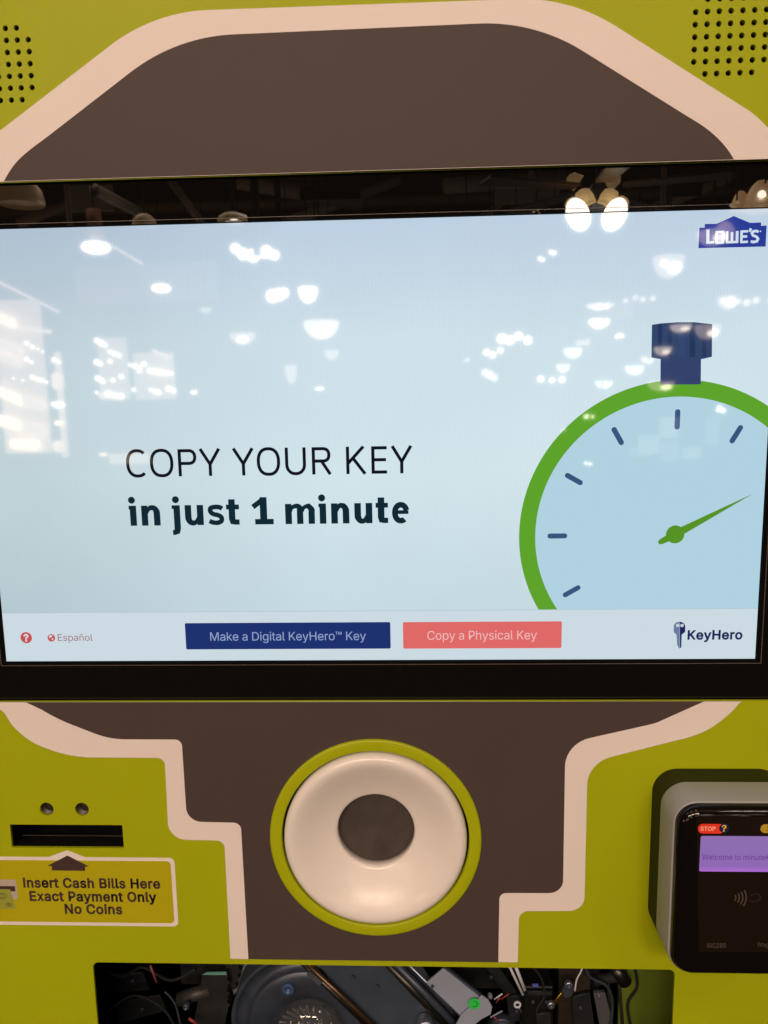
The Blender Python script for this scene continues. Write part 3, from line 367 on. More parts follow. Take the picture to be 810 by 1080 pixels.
iL = fillet([A(29.5, 738.5) + (0,), A(60, 757.3) + (200,), A(116, 779) + (60,), A(192, 779.3) + (5,), A(197.6, 865.6) + (11,), A(254.3, 867) + (5.5,), (A(262, 1005)[0], yb_l, 0)], closed=False)
iR = fillet([(A(525.4, 1010)[0], yb_r, 0), A(526.6, 940.9) + (5,), A(593.4, 941) + (10,), A(596, 783.5) + (22,), A(692, 761.9) + (30,), A(742, 736.5) + (0,)], closed=False)
low_dk = iL + iR
low_dk[0] = (low_dk[0][0] - 1, -178.5); low_dk[-1] = (low_dk[-1][0], -178.5)
plate('graphic_panel', [low_dk, rh], PZ + .92, PZ + 1.05, BROWN, kiosk)

# key port: lime ring, dished white funnel and the closed shutter disc
port = lathe('key_port_ring', [(77.1, PZ - .5), (77.1, PZ + 2.2), (76.3, PZ + 3.0), (75.5, PZ + 3.2), (69.4, PZ + 3.2), (68.6, PZ + 2.9), (68.2, PZ + 2), (68.2, PZ - 12), (72, PZ - 12), (72, PZ - .5)], RC[0], RC[1], RINGG, kiosk, closed=True)
lathe('dished_funnel', [(64.8, -9), (66.4, -2), (66.7, 4.0), (66.4, 6.1), (65.6, 7.9), (64.1, 9.2), (62.0, 9.8), (59.6, 9.5), (56.5, 8.2), (52, 5.9), (47, 2.9), (42, .2), (37, -2.2), (33.4, -3.8), (31, -4.7), (29.6, -5.4), (28.8, -6.2), (28.5, -7.4), (28.4, -14.5), (30, -15)], RC[0], RC[1], WHITE, port)
lathe('shutter_disc', [(0, -12.4), (25.5, -12.4), (28.3, -12.8), (28.3, -15)], RC[0], RC[1], PORTD, port, smooth=False)

# bill slot and its two sensor eyes
slotbox = bmesh.new()
for q in ((sx0 - 4, sx1 + 4, sy0 - 4, sy1 + 4, -34, -32), (sx0 - 4, sx0 - .6, sy0 - 4, sy1 + 4, -32, 1.2), (sx1 + .6, sx1 + 4, sy0 - 4, sy1 + 4, -32, 1.2), (sx0 - .6, sx1 + .6, sy1 + .5, sy1 + 4, -32, 1.2), (sx0 - .6, sx1 + .6, sy0 - 4, sy0 - .5, -32, 1.2)):
    box_bm(slotbox, *q)
sl = link('bill_slot', slotbox, BLACKP, kiosk)
lipbm = bmesh.new(); box_bm(lipbm, sx0 + 3, sx1 - 1.5, sy0 + 3.4, sy0 + 4.0, -8, -6, .2)
link('slot_lip', lipbm, mat('slot_lip_plastic', (.02, .018, .016), rough=.22), sl)
lipbm = bmesh.new(); box_bm(lipbm, sx0 + 1, sx1 - 1, sy1 - 3.2, sy1 - 1.8, -20, -4, .3)
link('slot_lip', lipbm, BLACKP, sl)
EYE = mat('smoked_sensor_lens', (.03, .022, .019), rough=.4, noise=.3, nscale=300)
for q in lens:
    lathe('sensor_eye', [(0, -1.6), (2.6, -1.9), (4.4, -2.8), (5.3, -3.4), (5.4, 1.4), (5.6, 1.3), (5.6, -8)], q[0], q[1], EYE, kiosk, n=28)
for (u, v), r in (((160, 812), 3.4), ((142, 882), 3.0)):
    q = A(u, v); lathe('screw_cover', [(0, PZ + .07), (r - .5, PZ + .07), (r - .3, PZ + .02), (r - .15, PZ + .10), (r, PZ + .02)], q[0], q[1], GREEN, kiosk, n=40, smooth=False)
# speakers behind the grilles
SPK = mat('speaker_cloth', (.035, .022, .018), rough=.9, noise=.5, nscale=400)
box('speaker_backing', 195, 262, 222, 282, -10, -4, SPK, kiosk)
box('speaker_backing', -268, -200, 220, 281, -10, -4, SPK, kiosk)
# cabinet shell behind the front
shell = bmesh.new()
for q in ((-LW + 2, -LW + 5, LB + 4, LT - 4, -560, 1.4), (LW - 5, LW - 2, LB + 4, LT - 4, -560, 1.4), (-LW + 5, LW - 5, LT - 8, LT - 5, -560, 1.4), (-LW + 5, LW - 5, LB + 5, LB + 8, -560, 1.4), (-LW + 5, LW - 5, LB + 8, LT - 8, -560, -557)):
    box_bm(shell, *q)
link('cabinet_shell', shell, CABINET, kiosk)
box('cabinet_base', -LW - 5, LW + 5, -1449, LB - .5, -560, 6, CABINET, kiosk, 4)
# painted inner cheek seen through the window at the right
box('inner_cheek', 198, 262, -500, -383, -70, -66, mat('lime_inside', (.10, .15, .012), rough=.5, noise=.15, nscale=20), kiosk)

# ================================================================== MONITOR
mon = empty('wide_touch_screen', w(0, 0, -20), 'wide black framed touch screen reading COPY YOUR KEY in just 1 minute', 'screen')
DW, DH = 265.5, 149.35
plate('bezel', [rrect(-305, -184, 305, 184, 3), [(-DW - .9, -DH - .9), (DW + .9, -DH - .9), (DW + .9, DH + .7), (-DW - .9, DH + .7)]], -4, 0, BLACKG, mon)
box('rear_housing', -300, 300, -180, 180, -40, -4.2, BLACKP, mon)
# thin inner frame line around the picture
EDGE = mat('inner_frame_edge', (.10, .085, .08), rough=.3)
plate('inner_frame', [[(-DW - 4.2, -DH - 3.4), (DW + 4.2, -DH - 3.4), (DW + 4.2, DH + 3.2), (-DW - 4.2, DH + 3.2)], [(-DW - 3.7, -DH - 2.9), (DW + 3.7, -DH - 2.9), (DW + 3.7, DH + 2.9), (-DW - 3.7, DH + 2.9)]], 0.01, .08, EDGE, mon)

# lit picture: own colour field in object coordinates
BGM = bpy.data.materials.new('screen_picture_blue'); BGM.use_nodes = True
nt = BGM.node_tree; b = nt.nodes['Principled BSDF']; b.inputs['Base Color'].default_value = (.004, .004, .004, 1); b.inputs['Roughness'].default_value = .032
b.inputs['Specular IOR Level'].default_value = .55
tc = nt.nodes.new('ShaderNodeTexCoord'); sp = nt.nodes.new('ShaderNodeSeparateXYZ'); nt.links.new(tc.outputs['Object'], sp.inputs[0])
mr = nt.nodes.new('ShaderNodeMapRange'); mr.inputs[1].default_value = -.15; mr.inputs[2].default_value = .15; nt.links.new(sp.outputs['Z'], mr.inputs[0])
cr = nt.nodes.new('ShaderNodeValToRGB'); nt.links.new(mr.outputs[0], cr.inputs[0])
els = cr.color_ramp.elements
els[0].position = 0; els[0].color = lin((192, 213, 221)); els[1].position = 1; els[1].color = lin((188, 207, 225))
e = els.new(.45); e.color = lin((208, 228, 234)); e = els.new(.75); e.color = lin((205, 223, 233))
# emission strength falls towards the left edge, plus a very fine pixel grain
mx = nt.nodes.new('ShaderNodeMapRange'); mx.inputs[1].default_value = -.27; mx.inputs[2].default_value = .0; mx.inputs[3].default_value = .84; mx.inputs[4].default_value = 1.0
nt.links.new(sp.outputs['X'], mx.inputs[0]); mx.interpolation_type = 'SMOOTHSTEP'
nz = nt.nodes.new('ShaderNodeTexNoise'); nz.inputs['Scale'].default_value = 14; nz.inputs['Detail'].default_value = 8; nt.links.new(tc.outputs['Object'], nz.inputs['Vector'])
nm = nt.nodes.new('ShaderNodeMapRange'); nm.inputs[3].default_value = .95; nm.inputs[4].default_value = 1.05; nt.links.new(nz.outputs[0], nm.inputs[0])
wv = nt.nodes.new('ShaderNodeTexWave'); wv.inputs['Scale'].default_value = 150; wv.inputs['Distortion'].default_value = 3.5; wv.inputs['Detail Scale'].default_value = .3; wv.bands_direction = 'X'
nt.links.new(tc.outputs['Object'], wv.inputs['Vector'])
wm = nt.nodes.new('ShaderNodeMapRange'); wm.inputs[3].default_value = .985; wm.inputs[4].default_value = 1.015; nt.links.new(wv.outputs['Fac'], wm.inputs[0])
m1 = nt.nodes.new('ShaderNodeMath'); m1.operation = 'MULTIPLY'; nt.links.new(mx.outputs[0], m1.inputs[0]); nt.links.new(nm.outputs[0], m1.inputs[1])
m2 = nt.nodes.new('ShaderNodeMath'); m2.operation = 'MULTIPLY'; nt.links.new(m1.outputs[0], m2.inputs[0]); nt.links.new(wm.outputs[0], m2.inputs[1])
nt.links.new(cr.outputs[0], b.inputs['Emission Color']); nt.links.new(m2.outputs[0], b.inputs['Emission Strength'])

def sheet(loops, z): return plate_mesh(loops, z, z)
picture = plate('picture', [[(-DW, -DH), (DW, -DH), (DW, DH), (-DW, DH)]], -.6, -.55, BGM, mon)
L0 = -.45                                     # first layer over the picture
def layer(name, loops, z, m, parent=picture): return link(name, plate_mesh(loops, z, z + .03), m, parent)
ybar = -113.6
layer('bottom_bar', [[(-DW + .01, -DH + .01), (DW - .01, -DH + .01), (DW - .01, ybar), (-DW + .01, ybar)]], L0, scr('bar_pale', (203, 218, 226)))
layer('bar_rule', [[(-DW + .02, ybar + .01), (DW - .02, ybar + .01), (DW - .02, ybar + .35), (-DW + .02, ybar + .35)]], L0, scr('bar_rule', (172, 190, 202)))
# stopwatch
SC = (205.9, -61.3)
def clipc(cx, cy, r, n=200):
    """circle cut by the bar below and by the picture edge at the right"""
    return [(min(max(x, -DW), DW - .03), max(y, ybar + .4)) for x, y in circ(cx, cy, r, n)]
def dedupe(lp):
    out = [lp[0]]
    for q in lp[1:]:
        if abs(q[0] - out[-1][0]) + abs(q[1] - out[-1][1]) > 1e-4: out.append(q)
    return out
FACE = scr('dial_blue', (176, 209, 224)); WG = scr('stopwatch_green', (92, 162, 40)); NAVY = scr('tick_navy', (52, 84, 124))
ringband = dedupe(clipc(SC[0], SC[1], 104)); inner = dedupe(clipc(SC[0], SC[1], 93))
layer('stopwatch_dial', [inner], L0, FACE)
# ring as a band so that cut edges stay clean
bmr = bmesh.new(); prev = None; N = 260
for i in range(N + 1):
    a = 2 * math.pi * i / N; pr = []
    for r in (93, 104): pr.append((SC[0] + r * math.cos(a), SC[1] + r * math.sin(a)))
    if prev:
        quad = [prev[0], prev[1], pr[1], pr[0]]
        def cut(poly, f, inter):
            out = []
            for k in range(len(poly)):
                a_, b_ = poly[k - 1], poly[k]
                if f(a_) != f(b_): out.append(inter(a_, b_))
                if f(b_): out.append(b_)
            return out
        yb = ybar + .4; xr = DW - .03
        quad = cut(quad, lambda q: q[1] >= yb, lambda a_, b_: (a_[0] + (b_[0] - a_[0]) * (yb - a_[1]) / (b_[1] - a_[1]), yb))
        if quad: quad = cut(quad, lambda q: q[0] <= xr, lambda a_, b_: (xr, a_[1] + (b_[1] - a_[1]) * (xr - a_[0]) / (b_[0] - a_[0])))
        if len(quad) > 2:
            try: bmr.faces.new([bmr.verts.new(w(x, y, L0 + .08)) for x, y in quad])
            except ValueError: pass
    prev = pr
link('stopwatch_ring', bmr, WG, picture)
for deg in (90, 120, 150, 180, 210, 60):
    a = math.radians(deg); c, s = math.cos(a), math.sin(a)
    def cap(r0, r1, wd):
        pts = []
        for t in range(9):
            q = a + math.pi / 2 - 0 + math.pi * t / 8
            pts.append((SC[0] + r0 * c + wd * math.cos(q), SC[1] + r0 * s + wd * math.sin(q)))
        for t in range(9):
            q = a - math.pi / 2 + math.pi * t / 8
            pts.append((SC[0] + r1 * c + wd * math.cos(q), SC[1] + r1 * s + wd * math.sin(q)))
        return pts
    layer('dial_tick', [cap(73, 83, 1.75)], L0 + .1, NAVY)
hub = at(712.2, 563.7); tail = at(694.5, 573.2); tip = at(794.6, 520.6)
dv = Vector((tip[0] - hub[0], tip[1] - hub[1])); dl = dv.length; dv.normalize(); nv = Vector((-dv.y, dv.x))
hv = Vector(hub)
hand = [tuple(hv + dv * dl)] + [tuple(hv + dv * 1 - nv * 2.9), tuple(hv - dv * 10.5 - nv * 1.9), tuple(hv - dv * 12.1 - nv * 1.2), tuple(hv - dv * 12.6), tuple(hv - dv * 12.1 + nv * 1.2), tuple(hv - dv * 10.5 + nv * 1.9), tuple(hv + dv * 1 + nv * 2.9)]
layer('stopwatch_hand', [hand], L0 + .1, scr('hand_green', (84, 146, 34)))
layer('stopwatch_hub', [circ(hub[0], hub[1], 6.2, 40)], L0 + .15, scr('hand_green', (84, 146, 34)))
# crown
def pxs(lst, h=0): return [at(u, v, h) for u, v in lst]
layer('stopwatch_stem', [pxs([(696.9, 372), (739.6, 372), (739.3, 405.3), (696.7, 405.6)])], L0 + .12, scr('stem_navy', (48, 64, 106)))
layer('stopwatch_crown', [pxs([(687.7, 342.5), (697, 341), (715, 339.8), (733, 339.8), (751.3, 341.8), (751, 376.3), (741, 378.6), (720, 379.6), (700, 379.3), (687.2, 377)])], L0 + .16, scr('crown_blue', (44, 66, 104)))
for u0, u1, cc in ((694, 698.5, (30, 50, 92)), (704.5, 709, (34, 54, 96)), (716, 723, (46, 70, 110)), (727.5, 733.5, (30, 52, 92)), (741, 745, (34, 54, 96))):
    layer('crown_groove', [pxs([(u0, 342.2), (u1, 341.8), (u1, 376.4), (u0, 376.6)])], L0 + .2, scr('groove_blue', cc))

# store logo, top right
lo = [(736.9, 261.6), (737.9, 240.1), (743.3, 239.9), (743.7, 236.1), (756, 235.9), (774.2, 227.7), (791.5, 234.9), (803, 234.4), (803, 238), (808.9, 237.6), (807.8, 259.9)]
layer('store_logo_shape', [pxs(lo)], L0, scr('logo_blue', (38, 58, 150)))
WL = scr('logo_white', (206, 220, 232))
def lg(u, v): return at(730 + u / 10.125, 220 + v / 10.125)
def lq(pts, wd): return [lg(a, b) for a, b in pts], wd
bm = bmesh.new(); k = 0
s_ = 2.15
for P_, wd in ((((170, 222), (170, 372)), 2.0), (((152, 362), (240, 357)), 1.6),
               (((262, 258), (262, 372)), 1.75), (((335, 252), (330, 370)), 1.75), (((252, 250), (347, 246)), 1.45), (((250, 366), (342, 362)), 1.45),
               (((375, 240), (374, 366)), 1.75), (((428, 250), (426, 360)), 1.6), (((484, 238), (481, 362)), 1.75), (((364, 359), (492, 354)), 1.5),
               (((530, 236), (527, 364)), 1.6), (((520, 244), (600, 241)), 1.45), (((526, 298), (590, 296)), 1.5), (((519, 357), (598, 353)), 1.45),
               (((628, 210), (618, 248)), 1.6),
               (((712, 248), (690, 238), (655, 242), (640, 262), (652, 285), (690, 300), (706, 322), (694, 348), (660, 356), (628, 350)), 1.6),
               (((728, 236), (736, 246)), .8)):
    ribbon(bm, [lg(a, b_) for a, b_ in P_], wd, L0 + .1 + .004 * k); k += 1
link('store_logo_lettering', bm, WL, picture)

# heading lines as strokes; x extents measured along the lines
def ex(u0, u1, v): return at(u0, v)[0], at(u1, v)[0]
T1 = 2.2
ytop, ybase = at(283, 472.4)[1], at(283, 501.2)[1]
def G(u0, u1, kind, wd=T1):
    x0, x1 = ex(u0, u1, 487)
    x0 += wd / 2; x1 -= wd / 2; y0, y1 = ybase + wd / 2, ytop - wd / 2
    e0 = -wd / 2 / (y1 - y0); e1 = 1 - e0
    K = {
        'C': [arc(.56, .5, .56, .53, 48, 180, 20, 2.3) + arc(.56, .5, .56, .53, 180, 312, 20, 2.3)[1:]],
        'O': [arc(.5, .5, .5, .53, 0, 360, 60, 2.35)],
        'P': [[(0, e0), (0, e1)], [(0, 1), (.6, 1)] + arc(.6, .735, .4, .265, 90, -90, 16, 2.3) + [(0, .47)]],
        'Y': [[(-.03, e1), (.5, .42)], [(1.03, e1), (.5, .42)], [(.5, .46), (.5, e0)]],
        'U': [[(0, e1), (0, .38)] + arc(.5, .38, .5, .40, 180, 360, 26, 2.2) + [(1, .38), (1, e1)]],
        'R': [[(0, e0), (0, e1)], [(0, 1), (.58, 1)] + arc(.58, .745, .36, .255, 90, -90, 16, 2.3) + [(0, .49)], [(.48, .49), (1.0, e0)]],
        'K': [[(0, e0), (0, e1)], [(.94, e1), (.02, .38)], [(.30, .60), (1.02, e0)]],
        'E': [[(0, e0), (0, e1)], [(0, 1), (1.02, 1)], [(0, .51), (.96, .51)], [(0, 0), (1.02, 0)]],
    }[kind]
    return (x0, x1, y0, y1, [(P_, wd) for P_ in K])
a1 = lambda x: 120 + x / 4.765
a2 = lambda x: 280 + x / 4.765
gl = [G(a1(60), a1(163), 'C'), G(a1(180), a1(298), 'O'), G(a1(322), a1(415), 'P'), G(a1(430), a1(535), 'Y'), G(a1(597), a1(703), 'Y'),
      G(a1(718), a2(73), 'O'), G(a2(98), a2(203), 'U'), G(a2(233), a2(332), 'R'), G(a2(405), a2(506), 'K'), G(a2(532), a2(617), 'E'), G(a2(632), a2(737), 'Y')]
strokes('heading_line', gl, L0, scr('heading_black', (8, 14, 26)), picture)

T2v, T2h = 4.55, 3.7
yb2 = at(283, 553.1)[1]; yx2 = at(283, 531.8)[1]; ya2 = at(283, 526.2)[1]; yd2 = at(283, 561.2)[1]
def B(u0, u1, kind):
    x0, x1 = ex(u0, u1, 543)
    wd, hh = x1 - x0, yx2 - yb2
    v, h_ = T2v, T2h
    def X(lst): return [(x0 + a, yb2 + c) for a, c in lst]
    S = []
    if kind in 'i': 
        S.append((X([(wd - v / 2, 0), (wd - v / 2, hh)]), v)); S.append((X([(wd - v - .7, hh - 1.3), (wd - v / 2, hh - 1.3)]), 2.6))
        S.append(('dot', x0 + wd - v / 2 - .6, yb2 + hh + 3.9, 2.45))
    elif kind == 'j':
        S.append((X([(wd - v / 2, hh), (wd - v / 2, -2.2), (wd - v / 2 - .5, -4.3), (wd - v / 2 - 2.2, -5.0), (-.2, -5.0)]), [v, v, v * .92, h_, h_ * .9]))
        S.append((X([(wd - v - 1.2, hh - 1.3), (wd - v / 2, hh - 1.3)]), 2.6)); S.append(('dot', x0 + wd - v / 2 - .5, yb2 + hh + 3.9, 2.45))
    elif kind == 'n':
        S.append((X([(v / 2, 0), (v / 2, hh)]), v))
        S.append((X([(v * .8, hh * .62), (v * 1.05, hh * .78), (wd * .5, hh - h_ / 2 + .2), (wd - v * .85, hh - h_ / 2 - .1), (wd - v / 2 - .2, hh * .70), (wd - v / 2, hh * .5), (wd - v / 2, 0)]), [2.4, 2.6, 3.6, 3.8, v, v, v]))
    elif kind == 'u':
        S.append((X([(wd - v / 2, 0), (wd - v / 2, hh)]), v))
        S.append((X([(wd - v * .8, hh * .38), (wd - v * 1.05, hh * .22), (wd * .5, h_ / 2 - .2), (v * .85, h_ / 2 + .1), (v / 2 + .2, hh * .30), (v / 2, hh * .5), (v / 2, hh)]), [2.4, 2.6, 3.6, 3.8, v, v, v]))
    elif kind == 'm':
        mid = (wd) / 2
        S.append((X([(v / 2, 0), (v / 2, hh)]), v))
        S.append((X([(v * .8, hh * .62), (v * 1.0, hh * .8), (mid * .72, hh - h_ / 2 + .3), (mid - .7, hh - h_ / 2 - .2), (mid, hh * .70), (mid, hh * .5), (mid, 0)]), [2.4, 2.6, 3.2, 3.6, v * .97, v * .97, v * .97]))
        S.append((X([(mid + v * .35, hh * .62), (mid + v * .55, hh * .8), (mid + mid * .55, hh - h_ / 2 + .3), (wd - v * .85, hh - h_ / 2 - .2), (wd - v / 2, hh * .70), (wd - v / 2, hh * .5), (wd - v / 2, 0)]), [2.4, 2.6, 3.2, 3.6, v * .97, v * .97, v * .97]))
    elif kind == 's':
        pts = [(wd - 1.5, hh * .80), (wd * .72, hh - 1.75), (wd * .45, hh - 1.55), (2.35, hh * .83), (2.2, hh * .66), (wd * .34, hh * .545), (wd * .66, hh * .47), (wd - 2.2, hh * .36), (wd - 2.4, hh * .19), (wd * .58, 1.5), (wd * .3, 1.75), (1.2, hh * .2)]
        S.append((X(catmull(pts, 3)), 3.3))
    elif kind == 't':
        top = ya2 - yb2
        S.append((X([(wd * .44, top), (wd * .44, 4.2), (wd * .50, 2.3), (wd * .68, h_ / 2), (wd, h_ / 2)]), [v, v, v * .95, h_, h_]))
        S.append((X([(0, hh - 1.7), (wd, hh - 1.7)]), 3.4))
    elif kind == '1':
        top = at(283, 524.4)[1] - yb2; cx = wd * .55
        S.append((X([(cx, 0), (cx, top)]), 4.9)); S.append((X([(.15 * wd, 1.9), (wd, 1.9)]), 3.8))
        S.append((X([(wd * .03 + .6, top - 6.8), (cx + .4, top - 1.2)]), 3.6))
    elif kind == 'e':
        S.append((X([(v / 2 - .2, hh * .53), (wd - 1.0, hh * .53)]), 2.6))
        S.append((X([(x * (wd - v) + v / 2, y * (hh - 3.5) + 1.75) for x, y in arc(.5, .5, .5, .52, -2 + 18, 308, 34, 2.15)]), 3.95))
    return S
b1 = [B(a1(77), a1(113), 'i'), B(a1(138), a1(232), 'n'), B(a1(293), a1(333), 'j'), B(a1(357), a1(450), 'u'), B(a1(470), a1(556), 's'), B(a1(565), a1(630), 't'),
      B(a1(692), a1(802), '1'), B(a2(99), a2(248), 'm'), B(a2(269), a2(305), 'i'), B(a2(330), a2(421), 'n'), B(a2(447), a2(537), 'u'), B(a2(554), a2(616), 't'), B(a2(634), a2(726), 'e')]
bm = bmesh.new(); k = 0
for S in b1:
    for it in S:
        if it[0] == 'dot':
            bm.faces.new([bm.verts.new(w(x, y, L0 + .004 * (k % 9))) for x, y in circ(it[1], it[2], it[3], 24)])
        elif isinstance(it[1], list) and len(it[1]) == 7 and it[1][0] == 2.4:
            P_, W_s = smooth_w(it[0], it[1]); ribbon(bm, P_, W_s, L0 + .004 * (k % 9))
        else: ribbon(bm, it[0], it[1], L0 + .004 * (k % 9))
        k += 1
link('heading_line', bm, scr('heading_teal', (6, 38, 50)), picture)

# bottom bar contents
def btn(u0, u1, v0, v1, col, label_):
    a = at(u0, v1); b_ = at(u1, v0); return layer('touch_button', [rrect(a[0], a[1], b_[0], b_[1], 1.0, 4)], L0 + .08, col)
btn(196.3, 411.6, 656.2, 685.1, scr('button_navy', (22, 46, 110)), '')
text('button_lettering', 'Make a Digital KeyHero™ Key', tbox(221.8, 675.8, 386, 675.3, 8.9, 0), L0 + .16, scr('lettering_pale', (140, 164, 204)), picture, offset=-.011)
btn(425.3, 592.7, 655.4, 684.3, scr('button_coral', (222, 104, 102)), '')
text('button_lettering', 'Copy a Physical Key', tbox(450.8, 674.6, 566.3, 674.8, 9.3, 0), L0 + .16, scr('lettering_pink_white', (238, 184, 186)), picture, offset=-.011)
CORAL = scr('icon_coral', (200, 76, 76))
q = at(27.4, 672.7); layer('help_icon', [circ(q[0], q[1], 4.15, 36)], L0 + .08, CORAL)
text('help_question_mark', '?', (q[0] - 1.55, q[0] + 1.5, q[1] - 2.6, 5.1), L0 + .16, scr('icon_white', (206, 216, 224)), picture, offset=.03)
q = at(53.9, 672.9); gb = layer('globe_icon', [circ(q[0], q[1], 2.75, 30)], L0 + .08, CORAL)
layer('globe_land', [[(q[0] - 1.7, q[1] + 1.5), (q[0] - .3, q[1] + 2.2), (q[0] + 1.1, q[1] + 1.5), (q[0] + .2, q[1] + .5), (q[0] - .8, q[1] + .3), (q[0] - 1.4, q[1] - .6)], [(q[0] + .2, q[1] - .4), (q[0] + 1.5, q[1] - .2), (q[0] + 1.2, q[1] - 1.4), (q[0] + .3, q[1] - 1.9)]], L0 + .16, scr('icon_white', (206, 216, 224)))
text('language_lettering', 'Español', tbox(60.9, 676, 97.6, 676, 7.0, 0), L0 + .08, scr('language_grey_red', (156, 100, 108)), picture, offset=-.006)
NV = scr('brand_navy', (22, 32, 88))
text('brand_lettering', 'KeyHero', tbox(725.7, 674.3, 782.6, 674.3, 9.2, 0), L0 + .08, NV, picture, offset=.028)
# the key emblem: pale left half, navy right half
def kx(u, v): return at(690 + u / 6.75, 645 + v / 6.75)
layer('key_emblem_pale', [[kx(*c) for c in ((180, 72), (155, 80), (141, 98), (140, 145), (160, 168), (165, 240), (178, 264), (182, 264))]], L0 + .08, scr('emblem_pale', (104, 122, 158)))
layer('key_emblem_dark', [[kx(*c) for c in ((182, 72), (207, 80), (222, 98), (222, 145), (197, 166), (194, 255), (184, 264))]], L0 + .08, NV)
layer('key_emblem_eye', [circ(*kx(168, 100), 1.2, 16), circ(*kx(199, 100), 1.2, 16)], L0 + .16, scr('emblem_hole', (196, 210, 222)))

# ================================================================== PAYMENT STICKER
stick = empty('payment_sticker', w(-230, -300, PZ), 'yellow green sticker reading Insert Cash Bills Here under the black bill slot', 'sticker')
sr = A(185, 907); bl_ = A(187.5, 976.8)
sx = (sr[0] + bl_[0]) / 2; st = A(150, 904.4)[1]; sb = A(150, 976.6)[1]
ap = A(71, 896.6); f0 = A(51, 903.6); f1 = A(90, 904)
SL = sx - 165
outer = fillet([(SL, sb, 4), (sx, sb, 4), (sx, st, 4), (f1[0], st, 1), (ap[0], ap[1], .6), (f0[0], st, 1), (SL, st, 4)], seg=6)
plate('sticker_border', [outer], PZ + .02, PZ + .25, TRIM, stick)
inn = rrect(SL + 3, sb + 2.7, sx - 3.0, st - 2.7, 3.2)
plate('sticker_field', [inn], PZ + .26, PZ + .31, STKG, stick)
ar = [A(u, v) for u, v in ((71.3, 902), (94.4, 913.6), (90, 913.8), (90, 918.2), (54.7, 917.8), (54.8, 913.4), (50.3, 912.8))]
plate('printed_arrow', [ar], PZ + .34, PZ + .37, INK, stick)
text('printed_lettering', 'Insert Cash Bills Here', tbox(25.6, 935.4, 168.8, 936.6, 9.6, PZ), PZ + .35, INK, stick, offset=.03)
text('printed_lettering', 'Exact Payment Only', tbox(32.3, 949.2, 164.8, 951, 9.6, PZ), PZ + .35, INK, stick, offset=.03)
text('printed_lettering', 'No Coins', tbox(69.3, 962.7, 128.9, 964, 9.6, PZ), PZ + .35, INK, stick, offset=.03)
c0 = A(17.2, 927.5); c1 = A(17.6, 948)
plate('printed_slot_picture', [rrect(c0[0] - 34, c1[1], c0[0], c0[1], 1.2)], PZ + .34, PZ + .37, SLOTG, stick)
c2 = A(16, 934.3); c3 = A(16, 939.8)
plate('printed_slot_gap', [[(c2[0] - 32, c3[1]), (c2[0], c3[1]), (c2[0], c2[1]), (c2[0] - 32, c2[1])]], PZ + .39, PZ + .41, INK, stick)
bb = [A(u, v) for u, v in ((-20, 937), (11, 937.5), (17, 958.3), (-26, 957.3))]
plate('printed_bill', [bb], PZ + .43, PZ + .45, BILLG, stick)
for (u, v), rx, ry in (((2, 944.5), 4.2, 2.7), ((9.8, 953.8), 2.6, 1.5), ((2, 944.5), 2.2, 1.5), ((9.8, 953.8), 1.2, .7)):
    q = A(u, v)
    plate('printed_bill_oval', [circ(q[0], q[1], rx, 30, ry), circ(q[0], q[1], rx - .4, 30, ry - .4)], PZ + .47, PZ + .49, INK, stick)

# ================================================================== CARD READER
rd = empty('card_reader', w(242, -352, PZ), 'black glass payment card reader in grey collar with purple lit display', 'card reader')
X0, X1, Y0, Y1 = 197.1, 287.0, -352.5, -228.7
plate('mounting_block', [rrect(X0, Y0, X1, Y1, 17, 14)], PZ + .05, 22, OLIVE, rd)
plate('collar', [rrect(X0, Y0, X1, Y1, 17, 14)], 22.05, 48, GREYC, rd, bevel=.8)
def rbox(name, x0, x1, y0, y1, z0, z1, r, bev, m, parent, segs=8):
    lp = rrect(x0, y0, x1, y1, r, 10); bm = bmesh.new(); cx, cy = (x0 + x1) / 2, (y0 + y1) / 2; rings = []
    def ins(d): return rrect(x0 + d, y0 + d, x1 - d, y1 - d, max(r - d, .5), 10)
    rings.append([bm.verts.new(w(x, y, z0)) for x, y in lp])
    for k in range(segs + 1):
        t = math.pi / 2 * k / segs
        rings.append([bm.verts.new(w(x, y, z1 - bev + bev * math.sin(t))) for x, y in ins(bev * 1.0 * (1 - math.cos(t)))])
    for a_, b_ in zip(rings, rings[1:]):
        for k in range(len(a_)): bm.faces.new((a_[k], a_[(k + 1) % len(a_)], b_[(k + 1) % len(a_)], b_[k]))
    bm.faces.new(rings[-1]); bm.faces.new(rings[0][::-1]); bmesh.ops.recalc_face_normals(bm, faces=bm.faces)
    return link(name, bm, m, parent, True)
RDZ = 55.5
RB = mat('reader_black_gloss', (.005, .004, .004), rough=.035, spec=.4)
rbox('reader_body', X0 + 1.2, X1 - 1.2, Y0 + 2.2, Y1 - 1.2, 46, RDZ, 14, 6.5, RB, rd)
RF = RDZ + .05
face = plate('reader_face', [[at(734.5, 862, RF), at(830, 861, RF), at(838, 1004, RF), at(737, 1004, RF)]], RF, RF + .08, mat('reader_face_brown_black', (.012, .008, .006), rough=.3, spec=.2), rd)
z2 = RF + .1
def scrq(rgb): return mat('lit_lcd', (.02, .02, .02), rough=.15, emit=lin(rgb))
LCD = bpy.data.materials.new('purple_lcd'); LCD.use_nodes = True
nt = LCD.node_tree; b = nt.nodes['Principled BSDF']; b.inputs['Base Color'].default_value = (.02, .02, .02, 1); b.inputs['Roughness'].default_value = .15
tc = nt.nodes.new('ShaderNodeTexCoord'); sp = nt.nodes.new('ShaderNodeSeparateXYZ'); nt.links.new(tc.outputs['Object'], sp.inputs[0])
